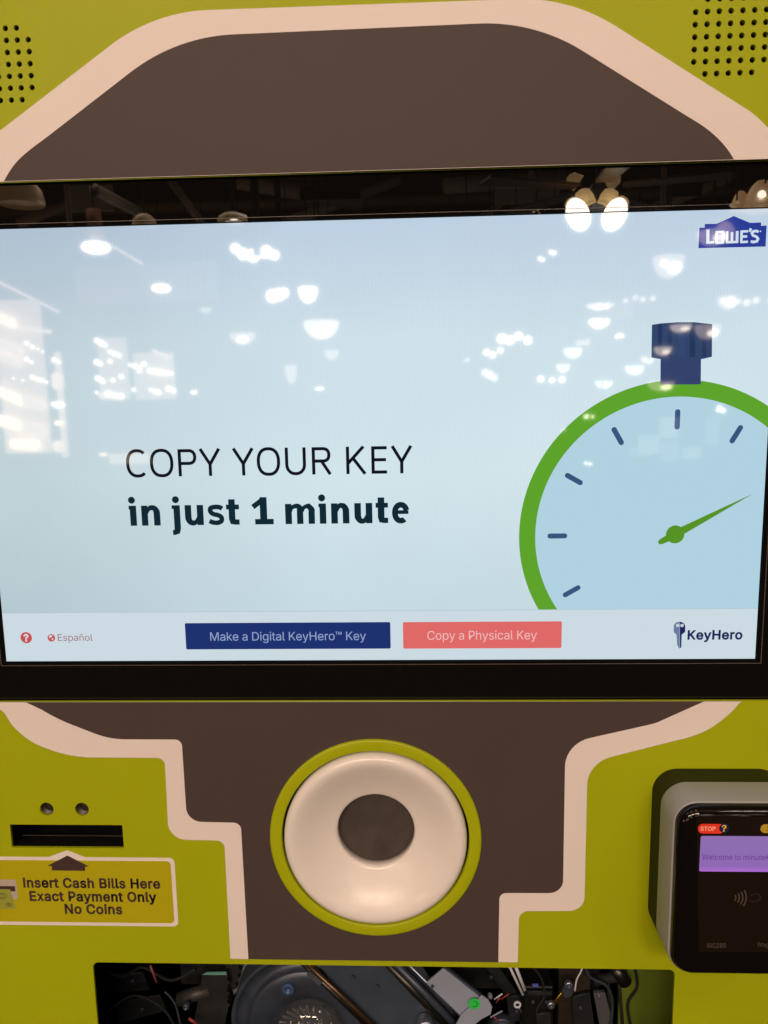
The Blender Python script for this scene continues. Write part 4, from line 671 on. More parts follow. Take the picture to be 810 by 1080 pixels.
mr = nt.nodes.new('ShaderNodeMapRange'); mr.inputs[1].default_value = -.0125; mr.inputs[2].default_value = .0125; nt.links.new(sp.outputs['Z'], mr.inputs[0])
cr = nt.nodes.new('ShaderNodeValToRGB'); nt.links.new(mr.outputs[0], cr.inputs[0])
cr.color_ramp.elements[0].color = lin((196, 120, 236)); cr.color_ramp.elements[1].color = lin((158, 122, 196)); e = cr.color_ramp.elements.new(.16); e.color = lin((158, 116, 204))
LCDES = .74
nt.links.new(cr.outputs[0], b.inputs['Emission Color']); b.inputs['Emission Strength'].default_value = LCDES
l0 = at(737.3, 919, z2); l1 = at(737.3, 881.6, z2)
plate('reader_display', [rrect(l0[0], l0[1], l0[0] + 52, l1[1], 1.2, 4)], z2, z2 + .05, LCD, face)
text('display_lettering', 'Welcome to minuteKEY', tbox(740.3, 906.8, 821, 906.8, 5.6, z2), z2 + .1, scrq((90, 44, 132)), face, offset=-.004)
# stop pill with blue question mark badge
RED = mat('stop_red', (.75, .04, .02), rough=.35, emit=(.5, .03, .015), es=.25); NB = mat('badge_navy', (.015, .018, .11), rough=.35); YL = mat('badge_yellow', (.85, .6, .02), rough=.35)
a = at(736, 878.9, z2); b_ = at(764, 869, z2)
plate('stop_key', [rrect(a[0], a[1], b_[0], b_[1], 2.95, 8)], z2, z2 + .2, RED, face)
text('key_lettering', 'STOP', tbox(738.8, 876, 754.2, 876, 4.3, z2), z2 + .26, mat('stop_lettering', (.95, .62, .5), rough=.5), face, offset=.012)
q = at(763.6, 873.3, z2); plate('help_key', [circ(q[0], q[1], 3.15, 30)], z2 + .22, z2 + .3, NB, face)
text('key_lettering', '?', (q[0] - 1.3, q[0] + 1.2, q[1] - 2.1, 4.2), z2 + .35, YL, face, offset=.02)
a = at(801.7, 878.4, z2); plate('language_key', [rrect(a[0], a[1], a[0] + 18, b_[1], 2.95, 8)], z2, z2 + .2, mat('key_yellow', (.5, .36, .03), rough=.35), face)
text('key_lettering', '\u0024', (a[0] + 4.0, a[0] + 6.4, a[1] + 1.3, 3.6), z2 + .26, INK, face)
# contactless waves
WAV = mat('etched_grey', (.07, .058, .05), rough=.6)
q = at(769.5, 947, z2); bm = bmesh.new()
for k, rr in enumerate((4, 6.2, 8.4, 10.6)):
    ribbon(bm, arc(q[0], q[1], rr, rr, -32, 32, 14), .85, z2 + .05 + .004 * k)
link('contactless_mark', bm, WAV, face)
FNT = mat('etched_faint', (.022, .018, .016), rough=.6)
bm = bmesh.new(); q = at(796, 947, z2)
ribbon(bm, [(q[0] - 3, q[1] + 2), (q[0] + 2, q[1] + 3), (q[0] + 4, q[1] + 0), (q[0] + 1, q[1] - 3), (q[0] - 3, q[1] - 2)], .6, z2 + .05)
link('contactless_hand_mark', bm, FNT, face)
text('face_lettering', 'iUC285', tbox(746, 999.6, 765.3, 999.2, 4.6, z2), z2 + .05, mat('etched_pale', (.11, .095, .085), rough=.6), face)
text('face_lettering', 'ingenico', tbox(799.5, 998.6, 836, 998.6, 4.6, z2), z2 + .05, WAV, face, offset=.01)

# ================================================================== MECHANISM BEHIND THE WINDOW
mech = empty('key_cutting_machine', w(0, -500, -80), 'dark metal key cutting machine with drum, rails and wires seen through the lower window', 'machine')
def W3(u, v, h): x, y = at(u, v, h); return w(x, y, h)
box('back_plate', -190, 192, -499, -384, -112, -108, mat('machine_back', (.012, .014, .018), rough=.55, noise=.4, nscale=30), mech)
dc = at(325, 1080, -50)
dr = at(407, 1080, -50)[0] - dc[0]
drum = lathe('drum', [(dr, -100), (dr, -51), (dr * .985, -50), (dr * .95, -50), (dr * .935, -51.5), (dr * .9, -54), (dr * .78, -55), (dr * .77, -49), (dr * .755, -48), (dr * .70, -46.5), (dr * .48, -45), (dr * .46, -47), (0, -47)], dc[0], dc[1], DGREY, mech, n=120)
q = at(304.2, 1042, -45.5); lathe('drum_bolt', [(5.2, -46.5), (5.2, -43.2), (4.8, -42.8), (1.9, -42.8), (1.6, -44.6), (0, -44.6)], q[0], q[1], BLUEB, drum, n=32)
lathe('clear_dome', [(dr * .45, -46.5)] + [(dr * .45 * math.cos(t * math.pi / 16), -46 + 17 * math.sin(t * math.pi / 16)) for t in range(8)] + [(0, -29)], dc[0] + 3, dc[1] - 2, CLEAR, drum, n=64)
for k in range(7):      # steel rods added for the bright streaks in the dome
    a = math.radians(60 + k * 14); r0, r1 = dr * .2, dr * .37
    tube('dome_streak_rod', [w(dc[0] + r0 * math.cos(a), dc[1] + r0 * math.sin(a), -44), w(dc[0] + r1 * math.cos(a + .25), dc[1] + r1 * math.sin(a + .25), -42)], .0009, STEEL, drum, 8)
def slab(name, px, h, th, m, parent=mech, bev=0.0): return plate(name, [[at(u, v, h) for u, v in px]], h - th, h, m, parent, bevel=bev)
slab('slide_plate', [(333, 1012), (440, 1012), (500, 1100), (396, 1100)], -43.5, 1.2, BLUEG)
def bar(name, p0, p1, h, r, m, parent=mech): return tube(name, [W3(*p0, h), W3(*p1, h)], r, m, parent, 16)
bar('guide_rail', (322, 1014), (414, 1101), -38, .0019, mat('rail_brown_highlight', (.12, .075, .045), rough=.3, metal=.7))  # brownish highlight of the dark rail built as its own bar
bar('guide_rail', (316, 1012), (408, 1101), -40, .0024, BLACKP)
slab('rail_clip', [(323.5, 1028), (327, 1025), (340, 1036), (336.5, 1039.5)], -35, 1.5, STEEL)
bar('lead_screw', (414, 1012), (500, 1101), -37, .0030, DGREY)
bar('lead_screw_guard', (404, 1010), (490, 1101), -39, .0036, BLACKP)
bar('guide_rail', (424, 1010), (512, 1098), -34, .0009, STEEL)
q = at(449, 1080, -38); lathe('adjuster_knob', [(7.6, -41), (7.6, -32), (7.0, -31), (6.2, -31), (5.6, -32.5), (0, -33)], q[0], q[1], STEEL, mech, n=40)
slab('carriage_plate', [(449.9, 1036.6), (467.7, 1021.8), (506.5, 1051.6), (485.5, 1071.2)], -30, 2, PALEB, bev=.3)
slab('carriage_edge', [(467.7, 1021.6), (471.5, 1021.6), (509.5, 1050.2), (506.5, 1051.6)], -31, 3, BLUEG)
slab('carriage_flange', [(486.4, 1071.2), (508.2, 1050.5), (515, 1055), (519.2, 1062.3), (517.5, 1070), (508, 1075), (499, 1082), (490, 1101), (470, 1101)], -27, 2, PALEB, bev=.3)
g = at(500.3, 1058.6, -26.9); gs = plate('round_sticker', [circ(g[0], g[1], 4.9, 30)], -26.85, -26.75, GREENS, mech)
bm = bmesh.new(); ribbon(bm, arc(g[0], g[1], 2.4, 2.4, -120, 100, 14), .5, -26.7); link('sticker_mark', bm, MATTE, gs)
bar('pneumatic_hose', (534, 1012), (551.5, 1049), -45, .0011, WIREW)
bar('pneumatic_hose', (541, 1012), (553.5, 1044), -47, .0014, WIREW)
q = at(545.7, 1059.6, -40); lathe('hose_eyelet', [(3.1, -41), (3.1, -39.6), (2.6, -39), (2.0, -39), (1.6, -39.6), (1.6, -41)], q[0], q[1], WIREW, mech, n=30, closed=True)
q = at(549.5, 1064, -40); bar('hose_stub', (547, 1062), (550, 1068), -41, .0009, DGREY)
# motor block
a = at(552, 1040, -48); b_ = at(583, 1101, -48)
box('motor_block', a[0], b_[0], b_[1], a[1], -90, -48, BLACKP, mech, 1.5)
slab('indicator_lens', [(561, 1038.4), (567.5, 1038), (568, 1041), (562, 1040.6)], -46, 1, mat('indicator_blue', (.1, .12, .6), rough=.2))
a = at(590, 1012, -60); b_ = at(622, 1101, -60)
box('support_column', a[0], b_[0], b_[1], a[1], -95, -62, mat('brown_black_casting', (.02, .015, .011), rough=.5, noise=.5, nscale=60), mech, 1.5)
for u0, v0 in ((600.2, 1040.6), (581.5, 1062)):
    q = at(u0, v0, -40); bt = lathe('hex_bolt', [(3.1, -44), (3.1, -41), (2.4, -40.4), (1.8, -40.4)], q[0], q[1], STEEL, mech, n=24)
    lathe('bolt_centre', [(1.7, -41.4), (1.5, -39.2), (0, -38.8)], q[0], q[1], STEEL, bt, n=6, smooth=False)
slab('brass_lever', [(583.4, 1058), (586.5, 1060.8), (594.5, 1050), (592, 1047.5)], -41, 2, BRASS, bev=.3)
slab('linkage_arm', [(592, 1046), (597, 1036), (605, 1040), (603.5, 1050), (596, 1053)], -44, 2, DGREY)
tube('white_cable', [W3(u, v, -42) for u, v in catmull([(616, 1014), (612.5, 1025), (608.3, 1033), (606.3, 1045)], 4)], .0007, WIREW, mech, 8)
slab('side_bracket', [(626.3, 1048), (638.2, 1047), (652, 1101), (636, 1101)], -52, 4, mat('grey_bracket', (.10, .105, .13), rough=.4, metal=.3, noise=.2), bev=.3)
q = at(633, 1054, -48); lathe('bracket_screw', [(1.0, -52), (1.0, -51), (0, -50.8)], q[0], q[1], STEEL, mech, n=16)
bar('cross_shaft', (626, 1034), (662, 1028), -60, .0042, MATTE)
bar('shaft_end', (648, 1019), (660, 1036), -56, .0055, BLACKP)
for u0, u1 in ((641, 646), (653, 658)): bar('vertical_strut', (u0, 1036), (u1, 1101), -66, .0015, MATTE)
for (p0, p1, m_) in (((521, 1054), (530, 1048), WIREW), ((528, 1054), (537, 1048), WIRER), ((523, 1058), (527, 1052), WIRER), ((520, 1071), (526, 1078), WIRER), ((517, 1073), (530, 1066), PALEB)):
    bar('short_wire', p0, p1, -40, .0006, m_)
q = at(517, 1053, -38); lathe('end_cap', [(1.9, -42), (1.9, -39), (0, -38)], q[0], q[1], PALEB, mech, n=20)
gear = lathe_mesh([(13, -88), (13, -82), (11.5, -81), (4, -81), (3.5, -78), (0, -78)], *at(530, 1090, -80), 40); link('drive_gear', gear, DGREY, mech, True)
CAST = mat('dark_casting', (.02, .024, .03), rough=.45, metal=.3, noise=.5, nscale=70)
for px_, h_ in (([(506, 1012), (520, 1012), (548, 1050), (538, 1056)], -70), ([(534, 1052), (552, 1049), (556, 1074), (538, 1080)], -66), ([(604, 1052), (622, 1047), (630, 1101), (606, 1101)], -56),
                ([(96, 1030), (150, 1026), (158, 1044), (100, 1050)], -96), ([(120, 1058), (168, 1050), (176, 1066), (126, 1080)], -88), ([(556, 1046), (582, 1046), (582, 1050), (556, 1050)], -44), ([(566, 1070), (580, 1068), (584, 1101), (568, 1101)], -44)):
    slab('cast_bracket', px_, h_, 3, CAST, bev=.4)
for (u, v), h_, rr in (((518, 1030), -68, 1.6), ((545, 1066), -63, 1.6), ((562, 1056), -47, 1.3), ((576, 1056), -47, 1.3), ((612, 1062), -54, 1.7), ((140, 1034), -94, 2.0), ((150, 1064), -86, 1.8), ((340, 1062), -42, 1.3), ((398, 1040), -42, 1.2), ((456, 1040), -29, 1.1), ((372, 1030), -42, 1.2)):
    q = at(u, v, h_); lathe('small_screw', [(rr, h_), (rr, h_ + 1.2), (rr * .7, h_ + 1.8), (rr * .4, h_ + 1.4), (0, h_ + 1.4)], q[0], q[1], DGREY, mech, n=16)
for lst, h_, rr, m_ in (([(556, 1014), (570, 1030), (574, 1050), (566, 1066), (570, 1090)], -46, .0010, MATTE), ([(616, 1014), (622, 1030), (640, 1040), (646, 1060), (642, 1095)], -50, .0012, DGREY),
                        ([(104, 1020), (130, 1030), (150, 1020), (180, 1034), (206, 1022)], -70, .0013, MATTE), ([(110, 1070), (140, 1050), (170, 1062), (186, 1085)], -60, .0011, MATTE), ([(668, 1014), (672, 1040), (662, 1060), (668, 1095)], -64, .0012, MATTE)):
    tube('dark_cable', [W3(u, v, h_) for u, v in catmull(lst, 5)], rr, m_, mech, 8)
# left side: brush strip with a serrated edge, hose and bolt
slab('bluish_shield', [(244, 1012), (268, 1012), (256, 1040), (246, 1050)], -75, 2, mat('pale_blue_shield', (.32, .37, .47), rough=.5))
ser = [(214, 1026.5), (239.5, 1026)]
for k in range(7): ser += [(240.5 + (k % 2) * 2.5, 1030 + k * 6), (239 + (k % 2), 1033 + k * 6)]
ser += [(238, 1078), (222, 1101), (200, 1101), (210, 1050)]
slab('serrated_block', ser, -56, 10, mat('black_casting', (.014, .015, .016), rough=.5, noise=.4, nscale=90))
ser2 = [(238, 1012), (252, 1012), (252, 1022), (255, 1024), (250, 1028), (253, 1032), (248, 1037), (250, 1042), (243, 1046), (238, 1044)]
slab('toothed_edge', ser2, -62, 5, MATTE)
slab('teal_strip', [(213, 1028.2), (218, 1025.8), (238.6, 1025.2), (239, 1028.4)], -54, 1, TEAL)
bar('roller', (189, 1054), (222, 1043), -60, .0058, mat('dark_rubber', (.03, .03, .032), rough=.5))
q = at(195.3, 1064.5, -44); lathe('hex_bolt', [(2.8, -50), (2.8, -46), (2.0, -45), (1.4, -45), (1.2, -46.2), (0, -46.2)], q[0], q[1], DGREY, mech, n=24)
tube('thin_hose', [W3(u, v, -48) for u, v in catmull([(174, 1046), (180, 1052), (186, 1062), (190, 1080)], 4)], .0009, DGREY, mech, 8)
bar('red_spring', (158.5, 1018), (165.3, 1036), -50, .0010, mat('dull_red', (.22, .06, .06), rough=.5))
bar('red_spring', (199, 1074), (208, 1080), -44, .0013, WIRER)

# ================================================================== THE STORE BEHIND THE CAMERA (seen only as reflections)
MC = Vector((CAM.x / 1000, CAM.y / 1000, -CAM.z / 1000))
def refl(u, v, D):
    """world point D metres in front of the glass whose reflection stands at (u, v)"""
    x, y = at(u, v, 0)
    P_ = Vector((x / 1000, y / 1000, 0)); k = (D - MC.z) / (-MC.z)
    Q = MC + (P_ - MC) * k
    return Vector((Q.x, -Q.z, H0 + Q.y)), k
def glow(name, col, s, shade=(.8, .75, .65)):
    return mat(name, shade, rough=.4, emit=col, es=s)
HOT = glow('lamp_white_hot', (1, .86, .68), 24); WARM = glow('lamp_shade_glow', (1, .74, .46), 4.0); MID = glow('lamp_bowl_glow', (1, .84, .70), 8); SOFT = glow('lamp_soft_glow', (1, .78, .64), 4.2)
COOL = glow('lamp_cool_bowl', (.86, .93, 1), 11)
HALO = glow('lamp_amber_glass', (1, .52, .2), 2.6)
CEIL = H0 + 3.4
def rev(bm, prof, c, n=24, tilt=0.0):
    """vertical revolve: prof = (r, dz)"""
    R_ = Matrix.Rotation(tilt, 3, 'Y'); rings = []
    for r, z in prof:
        rings.append([bm.verts.new(c + R_ @ Vector((r * math.cos(2 * math.pi * i / n), r * math.sin(2 * math.pi * i / n), z))) for i in range(n)])
    for a_, b_ in zip(rings, rings[1:]):
        for k in range(n): bm.faces.new((a_[k], a_[(k + 1) % n], b_[(k + 1) % n], b_[k]))
    bm.faces.new(rings[0]); bm.faces.new(rings[-1][::-1]); return bm
LAMPL = 'lit glass lamp hanging in the store, mirrored on the glossy screen'
def lamp(kind, u, v, wd, ht, D, m=None, tilt=0.0):
    c, k = refl(u, v, D); mm = .00066 * k; R_ = wd * mm / 2; Hh = ht * mm
    lab = {'bowl': 'lit shallow glass bowl lamp', 'bulbs': 'cluster of bare lit bulbs', 'disc': 'flat round lit ceiling lamp', 'bell': 'amber bell shaped glass lamp'}[kind]
    root = empty({'bowl': 'bowl_pendant_lamp', 'bulbs': 'cluster_lamp', 'disc': 'disc_lamp', 'bell': 'bell_lamp'}[kind], c, lab + ' in the store, mirrored on the glossy screen', 'lamp', 'store ' + {'bowl': 'bowl', 'bulbs': 'cluster', 'disc': 'disc', 'bell': 'bell'}[kind] + ' lamps mirrored on the screen')
    bm = bmesh.new()
    if kind == 'bowl':
        prof = [(R_ * math.cos(t), -Hh * math.sin(t) + Hh / 2) for t in [math.pi / 2 * i / 8 for i in range(8)]]
        rev(bm, [(R_ * .97, Hh / 2 + Hh * .06)] + prof, c); link('glass_bowl', bm, m or MID, root, True)
        if wd >= 17:
            b0 = bmesh.new(); bmesh.ops.create_icosphere(b0, subdivisions=2, radius=1, matrix=Matrix.Translation(c + Vector((R_ * .15, R_ * .75, -Hh * .05))) @ Matrix.Diagonal((R_ * .45, R_ * .3, Hh * .3, 1))); link('glowing_bulb', b0, HOT, root, True)
    elif kind == 'disc':
        rev(bm, [(R_ * .4, Hh * .42), (R_ * .75, Hh * .3), (R_ * .93, 0), (R_ * .8, -Hh * .25), (R_ * .45, -Hh * .42)], c); link('diffuser', bm, m or HOT, root, True)
    elif kind == 'bulbs':
        rnd = random.Random(int(u * 7 + v))
        n_ = max(3, int(wd / 7)); rb = min(Hh * .34, R_ * .5)
        for i in range(n_):
            b0 = bmesh.new(); cc = c + Vector(((i / (n_ - 1) - .5) * 2 * (R_ - rb), rnd.uniform(-.1, .1), rnd.uniform(-.5, .5) * (Hh - rb * 1.6)))
            bmesh.ops.create_icosphere(b0, subdivisions=2, radius=rb * rnd.uniform(.7, 1.1), matrix=Matrix.Translation(cc)); link('bulb', b0, m or HOT, root, True)
    elif kind == 'bell':
        rev(bm, [(R_ * .3, Hh * .5), (R_ * .6, Hh * .35), (R_ * .9, Hh * .05), (R_, -Hh * .35), (R_ * .97, -Hh * .5)], c, tilt=tilt); link('glass_shade', bm, m or WARM, root, True)
    b1_ = bmesh.new(); tube_bm(b1_, [c + Vector((0, 0, Hh * .5)), Vector((c.x, c.y, CEIL))], .006, 6); link('stem', b1_, MATTE, root)
    return root
for a in (('disc', 101, 261, 31, 13, 6), ('disc', 170, 304, 21, 9, 9),
          ('bulbs', 269, 266, 48, 18, 5), ('bulbs', 294, 310, 26, 18, 8), ('bowl', 325, 312, 19, 14, 8, HOT),
          ('bowl', 256, 358, 26, 11, 8, SOFT), ('bowl', 339, 349, 36, 17, 7, MID), ('bowl', 350, 375, 15, 9, 9, SOFT),
          ('bulbs', 543, 357, 34, 14, 8), ('bulbs', 520, 372, 20, 9, 9), ('bulbs', 516, 398, 18, 20, 9, MID), ('bulbs', 492, 378, 6, 8, 9, MID),
          ('bulbs', 583, 266, 9, 9, 10), ('bulbs', 571, 273, 7, 6, 10), ('bowl', 705, 283, 30, 20, 6, SOFT), ('bulbs', 703, 281, 16, 9, 5.9),
          ('bowl', 633, 324, 27, 5, 8, MID), ('bowl', 632, 342, 20, 8, 8, HOT), ('bulbs', 673, 317, 34, 9, 9, MID), ('bowl', 767, 320, 18, 12, 8, SOFT), ('bulbs', 797, 317, 32, 10, 7, MID), ('bulbs', 767, 318, 10, 7, 7.8),
          ('bowl', 718, 347, 21, 7, 8, MID), ('bowl', 746, 351, 24, 13, 6.5, SOFT), ('bowl', 699, 371, 17, 8, 8, MID), ('bulbs', 684, 380, 12, 10, 9, MID), ('bowl', 669, 391, 18, 8, 8, COOL), ('bowl', 637, 406, 17, 7, 8, COOL),
          ('bulbs', 614, 361, 18, 11, 9, SOFT), ('bowl', 604, 373, 18, 9, 9, COOL), ('bulbs', 582, 400, 26, 9, 8), ('bowl', 594, 389, 14, 8, 8, MID), ('bulbs', 654, 354, 9, 5, 10),
          ('bulbs', 622, 439, 9, 9, 8), ('bulbs', 760, 432, 10, 8, 8), ('bulbs', 620, 488, 8, 7, 8), ('bulbs', 594, 454, 5, 5, 10, MID), ('bulbs', 205, 415, 6, 7, 9),
          ('bowl', 697, 408, 26, 9, 8, SOFT), ('bowl', 217, 328, 12, 5, 10, SOFT), ('bowl', 307, 396, 12, 18, 9, SOFT), ('disc', 337, 410, 10, 3, 9, HOT),
          ('bowl', 247, 232, 26, 7, 6, SOFT), ('bell', 781, 212, 16, 18, 5, HALO), ('bulbs', 777, 214, 7, 5, 4.9, WARM)):
    lamp(*a)
DIM = glow('lamp_dim_amber', (1, .55, .22), .55)
for a in (('bowl', 752, 252, 30, 13, 6, SOFT), ('bell', 764, 244, 20, 18, 6.2, WARM), ('bell', 803, 207, 30, 28, 4.6, HALO), ('bulbs', 807, 201, 14, 13, 4.5, HOT), ('bell', 22, 202, 44, 26, 4, DIM), ('bell', 152, 232, 24, 12, 6, DIM), ('bell', 245, 229, 30, 9, 6, DIM),
          ('bulbs', 628, 706, 9, 9, 5, WARM), ('bulbs', 634, 712, 6, 6, 5.2, WARM), ('bulbs', 566, 224, 10, 4, 7, WARM)):
    lamp(*a)
# ceiling fan with four glass shades, large in the bezel
fan, kf = refl(630, 214, 3.6); mm = .00066 * kf
fr = empty('ceiling_fan', fan, 'ceiling fan with lit amber glass shades behind the camera, mirrored above the screen picture', 'ceiling fan')
for u, v, s, tl in ((616, 209, 19, -.3), (642.5, 209, 19, .3), (604, 216, 15, -.7), (655, 215, 15, .7)):
    c, k = refl(u, v, 3.6 + (s - 24) * .01); r_ = s * mm / 2; bm = bmesh.new()
    rev(bm, [(r_ * .25, r_ * .9), (r_ * .7, r_ * .7), (r_ * .95, r_ * .1), (r_ * 1.0, -r_ * .4), (r_ * 1.05, -r_ * .75)], c, tilt=tl)
    link('fan_glass_shade', bm, mat('fan_amber_glass', (.8, .6, .3), rough=.3, emit=(1, .62, .26), es=5), fr, True)
for u, v, tl in ((606, 191, -1.0), (646, 190, 1.0)):
    c, k = refl(u, v, 3.75); r_ = 8 * mm; bm = bmesh.new(); rev(bm, [(r_ * .3, r_), (r_ * .8, r_ * .6), (r_, -r_ * .2), (r_ * 1.05, -r_ * .6)], c, tilt=tl)
    link('fan_glass_shade', bm, mat('fan_far_glass', (.7, .5, .3), rough=.3, emit=(1, .6, .25), es=1.8), fr, True)
for u, v, rx, rz_ in ((609.5, 226, 10.5, 15.5), (648.5, 226, 10.5, 15.5)):
    c, k = refl(u, v, 3.45); bm = bmesh.new()
    bmesh.ops.create_icosphere(bm, subdivisions=3, radius=1, matrix=Matrix.Translation(c) @ Matrix.Rotation(.42 if u > 630 else -.42, 4, 'Y') @ Matrix.Diagonal((rx * mm, rx * mm, rz_ * mm, 1)))
    link('fan_bulb', bm, glow('fan_bulb_hot', (1, .9, .72), 34), fr, True)
c, k = refl(630, 222, 3.6); bm = bmesh.new(); rev(bm, [(5 * mm, 26 * mm), (9 * mm, 20 * mm), (9 * mm, 3 * mm), (6 * mm, -3 * mm)], c); link('fan_motor', bm, BLUEG, fr, True)
bm = bmesh.new(); tube_bm(bm, [c + Vector((0, 0, .1)), Vector((c.x, c.y, CEIL))], .015, 8); link('fan_rod', bm, MATTE, fr)
for k_ in range(5):
    a = 2 * math.pi * k_ / 5 + .3; d = Vector((math.cos(a), math.sin(a), 0)); s2 = Vector((-d.y, d.x, 0)) * .07; z_ = Vector((0, 0, 20 * mm)); bm = bmesh.new()
    pts = [c + z_ + d * .12 - s2 * .6, c + z_ + d * .62 - s2, c + z_ + d * .62 + s2, c + z_ + d * .12 + s2 * .6]
    f = bm.faces.new([bm.verts.new(q) for q in pts]); r_ = bmesh.ops.extrude_face_region(bm, geom=[f]); bmesh.ops.translate(bm, vec=(0, 0, .012), verts=[q for q in r_['geom'] if isinstance(q, bmesh.types.BMVert)])
    link('fan_blade', bm, mat('fan_blade_wood', (.10, .055, .03), rough=.4), fr)

# lit lighting displays along the aisle, left part of the reflection
def bay(name, u0, v0, u1, v1, D, back, label, rows):
    a, _ = refl(u0, v0, D); b0, k = refl(u1, v1, D); mm = .00066 * k
    root = empty(name, Vector(((a.x + b0.x) / 2, a.y, b0.z)), label, 'shelving', 'lit shelving bays mirrored on the screen')
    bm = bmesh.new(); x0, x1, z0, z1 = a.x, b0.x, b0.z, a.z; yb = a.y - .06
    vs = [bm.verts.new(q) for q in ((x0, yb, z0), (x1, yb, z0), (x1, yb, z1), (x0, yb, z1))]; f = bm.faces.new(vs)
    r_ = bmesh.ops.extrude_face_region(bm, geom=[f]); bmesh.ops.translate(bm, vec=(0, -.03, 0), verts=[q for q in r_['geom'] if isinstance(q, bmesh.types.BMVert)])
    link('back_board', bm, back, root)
    for (ru0, rv0, ru1, rv1, th, mt) in rows:
        p0, _ = refl(ru0, rv0, D); p1, _ = refl(ru1, rv1, D); bm = bmesh.new(); t = th * mm * .62
        vv = []
        for q in (p0, p1):
            for dz in (-t, t):
                for dy in (-.03, .03): vv.append(bm.verts.new(q + Vector((0, dy, dz))))
        for f in ((0, 1, 3, 2), (4, 6, 7, 5), (0, 4, 5, 1), (2, 3, 7, 6), (0, 2, 6, 4), (1, 5, 7, 3)): bm.faces.new([vv[i] for i in f])
        bmesh.ops.recalc_face_normals(bm, faces=bm.faces); bmesh.ops.bevel(bm, geom=bm.edges[:], offset=min(.02, t * .8), segments=2, affect='EDGES')
        link('light_strip', bm, mt, root, True)
    return root, mm
BK1 = mat('display_board_added_glow', (.6, .5, .45), rough=.7, emit=(1, .66, .50), es=3.8); BK2 = mat('display_board_added_glow_dim', (.6, .5, .45), rough=.7, emit=(1, .72, .6), es=2.2)  # shelf backs lit by shelf lamps; that light is put in as emission
STR = glow('strip_warm', (1, .70, .46), 12); STR2 = glow('strip_soft', (1, .68, .5), 7)
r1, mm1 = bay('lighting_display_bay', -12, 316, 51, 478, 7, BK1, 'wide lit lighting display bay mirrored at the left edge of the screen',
    [(-10, 332, 17, 342, 9, STR), (-10, 360, 24, 371, 8, STR2), (-10, 372, 22, 384, 7, STR2), (-10, 409, 24, 424, 9, STR), (-10, 441, 21, 449, 10, STR), (24, 451, 49, 455, 10, STR2), (10, 468, 42, 470, 9, STR), (22, 422, 49, 428, 9, STR2), (18, 346, 55, 350, 3, STR2)])
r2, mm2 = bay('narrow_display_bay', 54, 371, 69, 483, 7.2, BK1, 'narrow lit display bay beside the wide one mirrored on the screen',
    [(55, 402, 67, 402, 14, STR2), (57, 446, 68, 447, 4, STR), (56, 471, 67, 471, 10, STR2), (56, 427, 67, 427, 6, COOL), (54, 381, 63, 379, 5, STR2)])
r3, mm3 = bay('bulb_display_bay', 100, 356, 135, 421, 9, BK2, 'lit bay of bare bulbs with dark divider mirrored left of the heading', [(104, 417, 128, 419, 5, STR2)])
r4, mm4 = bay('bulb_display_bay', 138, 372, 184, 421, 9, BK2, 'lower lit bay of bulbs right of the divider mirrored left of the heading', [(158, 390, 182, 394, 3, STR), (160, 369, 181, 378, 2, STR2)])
def bulbs(root, lst, D, m=HOT):
    for u, v, s in lst:
        c, k = refl(u, v, D); b0 = bmesh.new(); bmesh.ops.create_icosphere(b0, subdivisions=2, radius=s * .00052 * k / 2, matrix=Matrix.Translation(c)); link('display_bulb', b0, m, root, True)
bulbs(r1, [(28, 362, 5), (34, 366, 5), (28, 379, 5), (33, 382, 4), (34, 398, 5), (39, 400, 5), (44, 401, 5), (49, 403, 4), (24, 401, 3), (14, 399, 3), (40, 368, 3), (45, 371, 3)], 6.7)
bulbs(r2, [(57, 379, 5), (62, 382, 4), (56, 426, 5), (61, 427, 5), (66, 427, 5), (60, 446, 4)], 6.8)
bulbs(r3, [(102, 359, 6), (107, 362, 7), (111, 364, 5), (102, 382, 7), (106, 384, 5), (116, 371, 5), (121, 373, 6), (126, 375, 5), (116, 381, 5), (103, 399, 7), (108, 402, 6), (119, 401, 5), (128, 397, 6), (102, 414, 4), (114, 415, 7), (121, 417, 6), (128, 418, 7)], 8.6)
bulbs(r4, [(137, 385, 4), (142, 386, 6), (147, 388, 5), (152, 384, 6), (147, 392, 4), (158, 391, 6), (163, 392, 6), (169, 393, 6), (175, 394, 5), (181, 394, 4), (141, 411, 5), (159, 411, 4), (164, 413, 6), (168, 414, 5), (178, 410, 7), (183, 412, 6)], 8.6)
# small flat glowing signs near the heading and inside the dial
def board(u0, v0, u1, v1, D, m, label, nm='hanging_sign_board', cat='sign'):
    a, _ = refl(u0, v0, D); b0, k = refl(u1, v1, D); bm = bmesh.new()
    for x, z in ((0, 0),):
        vs = [bm.verts.new(Vector(q)) for q in ((a.x, a.y, b0.z), (b0.x, a.y, b0.z), (b0.x, a.y, a.z), (a.x, a.y, a.z))]
        f = bm.faces.new(vs); r_ = bmesh.ops.extrude_face_region(bm, geom=[f]); bmesh.ops.translate(bm, vec=(0, -.03, 0), verts=[q for q in r_['geom'] if isinstance(q, bmesh.types.BMVert)])
    return tag(link(nm, bm, m), label, cat)
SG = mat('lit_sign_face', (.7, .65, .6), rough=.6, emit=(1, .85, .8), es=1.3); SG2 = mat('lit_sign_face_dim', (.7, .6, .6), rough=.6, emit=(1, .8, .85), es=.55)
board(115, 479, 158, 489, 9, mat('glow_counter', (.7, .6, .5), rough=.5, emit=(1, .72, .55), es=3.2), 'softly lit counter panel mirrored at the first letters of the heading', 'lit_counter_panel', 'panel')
board(105, 478, 112, 481, 8.9, STR, 'small bright strip beside the lit counter panel mirrored on the screen', 'lit_strip', 'light strip')
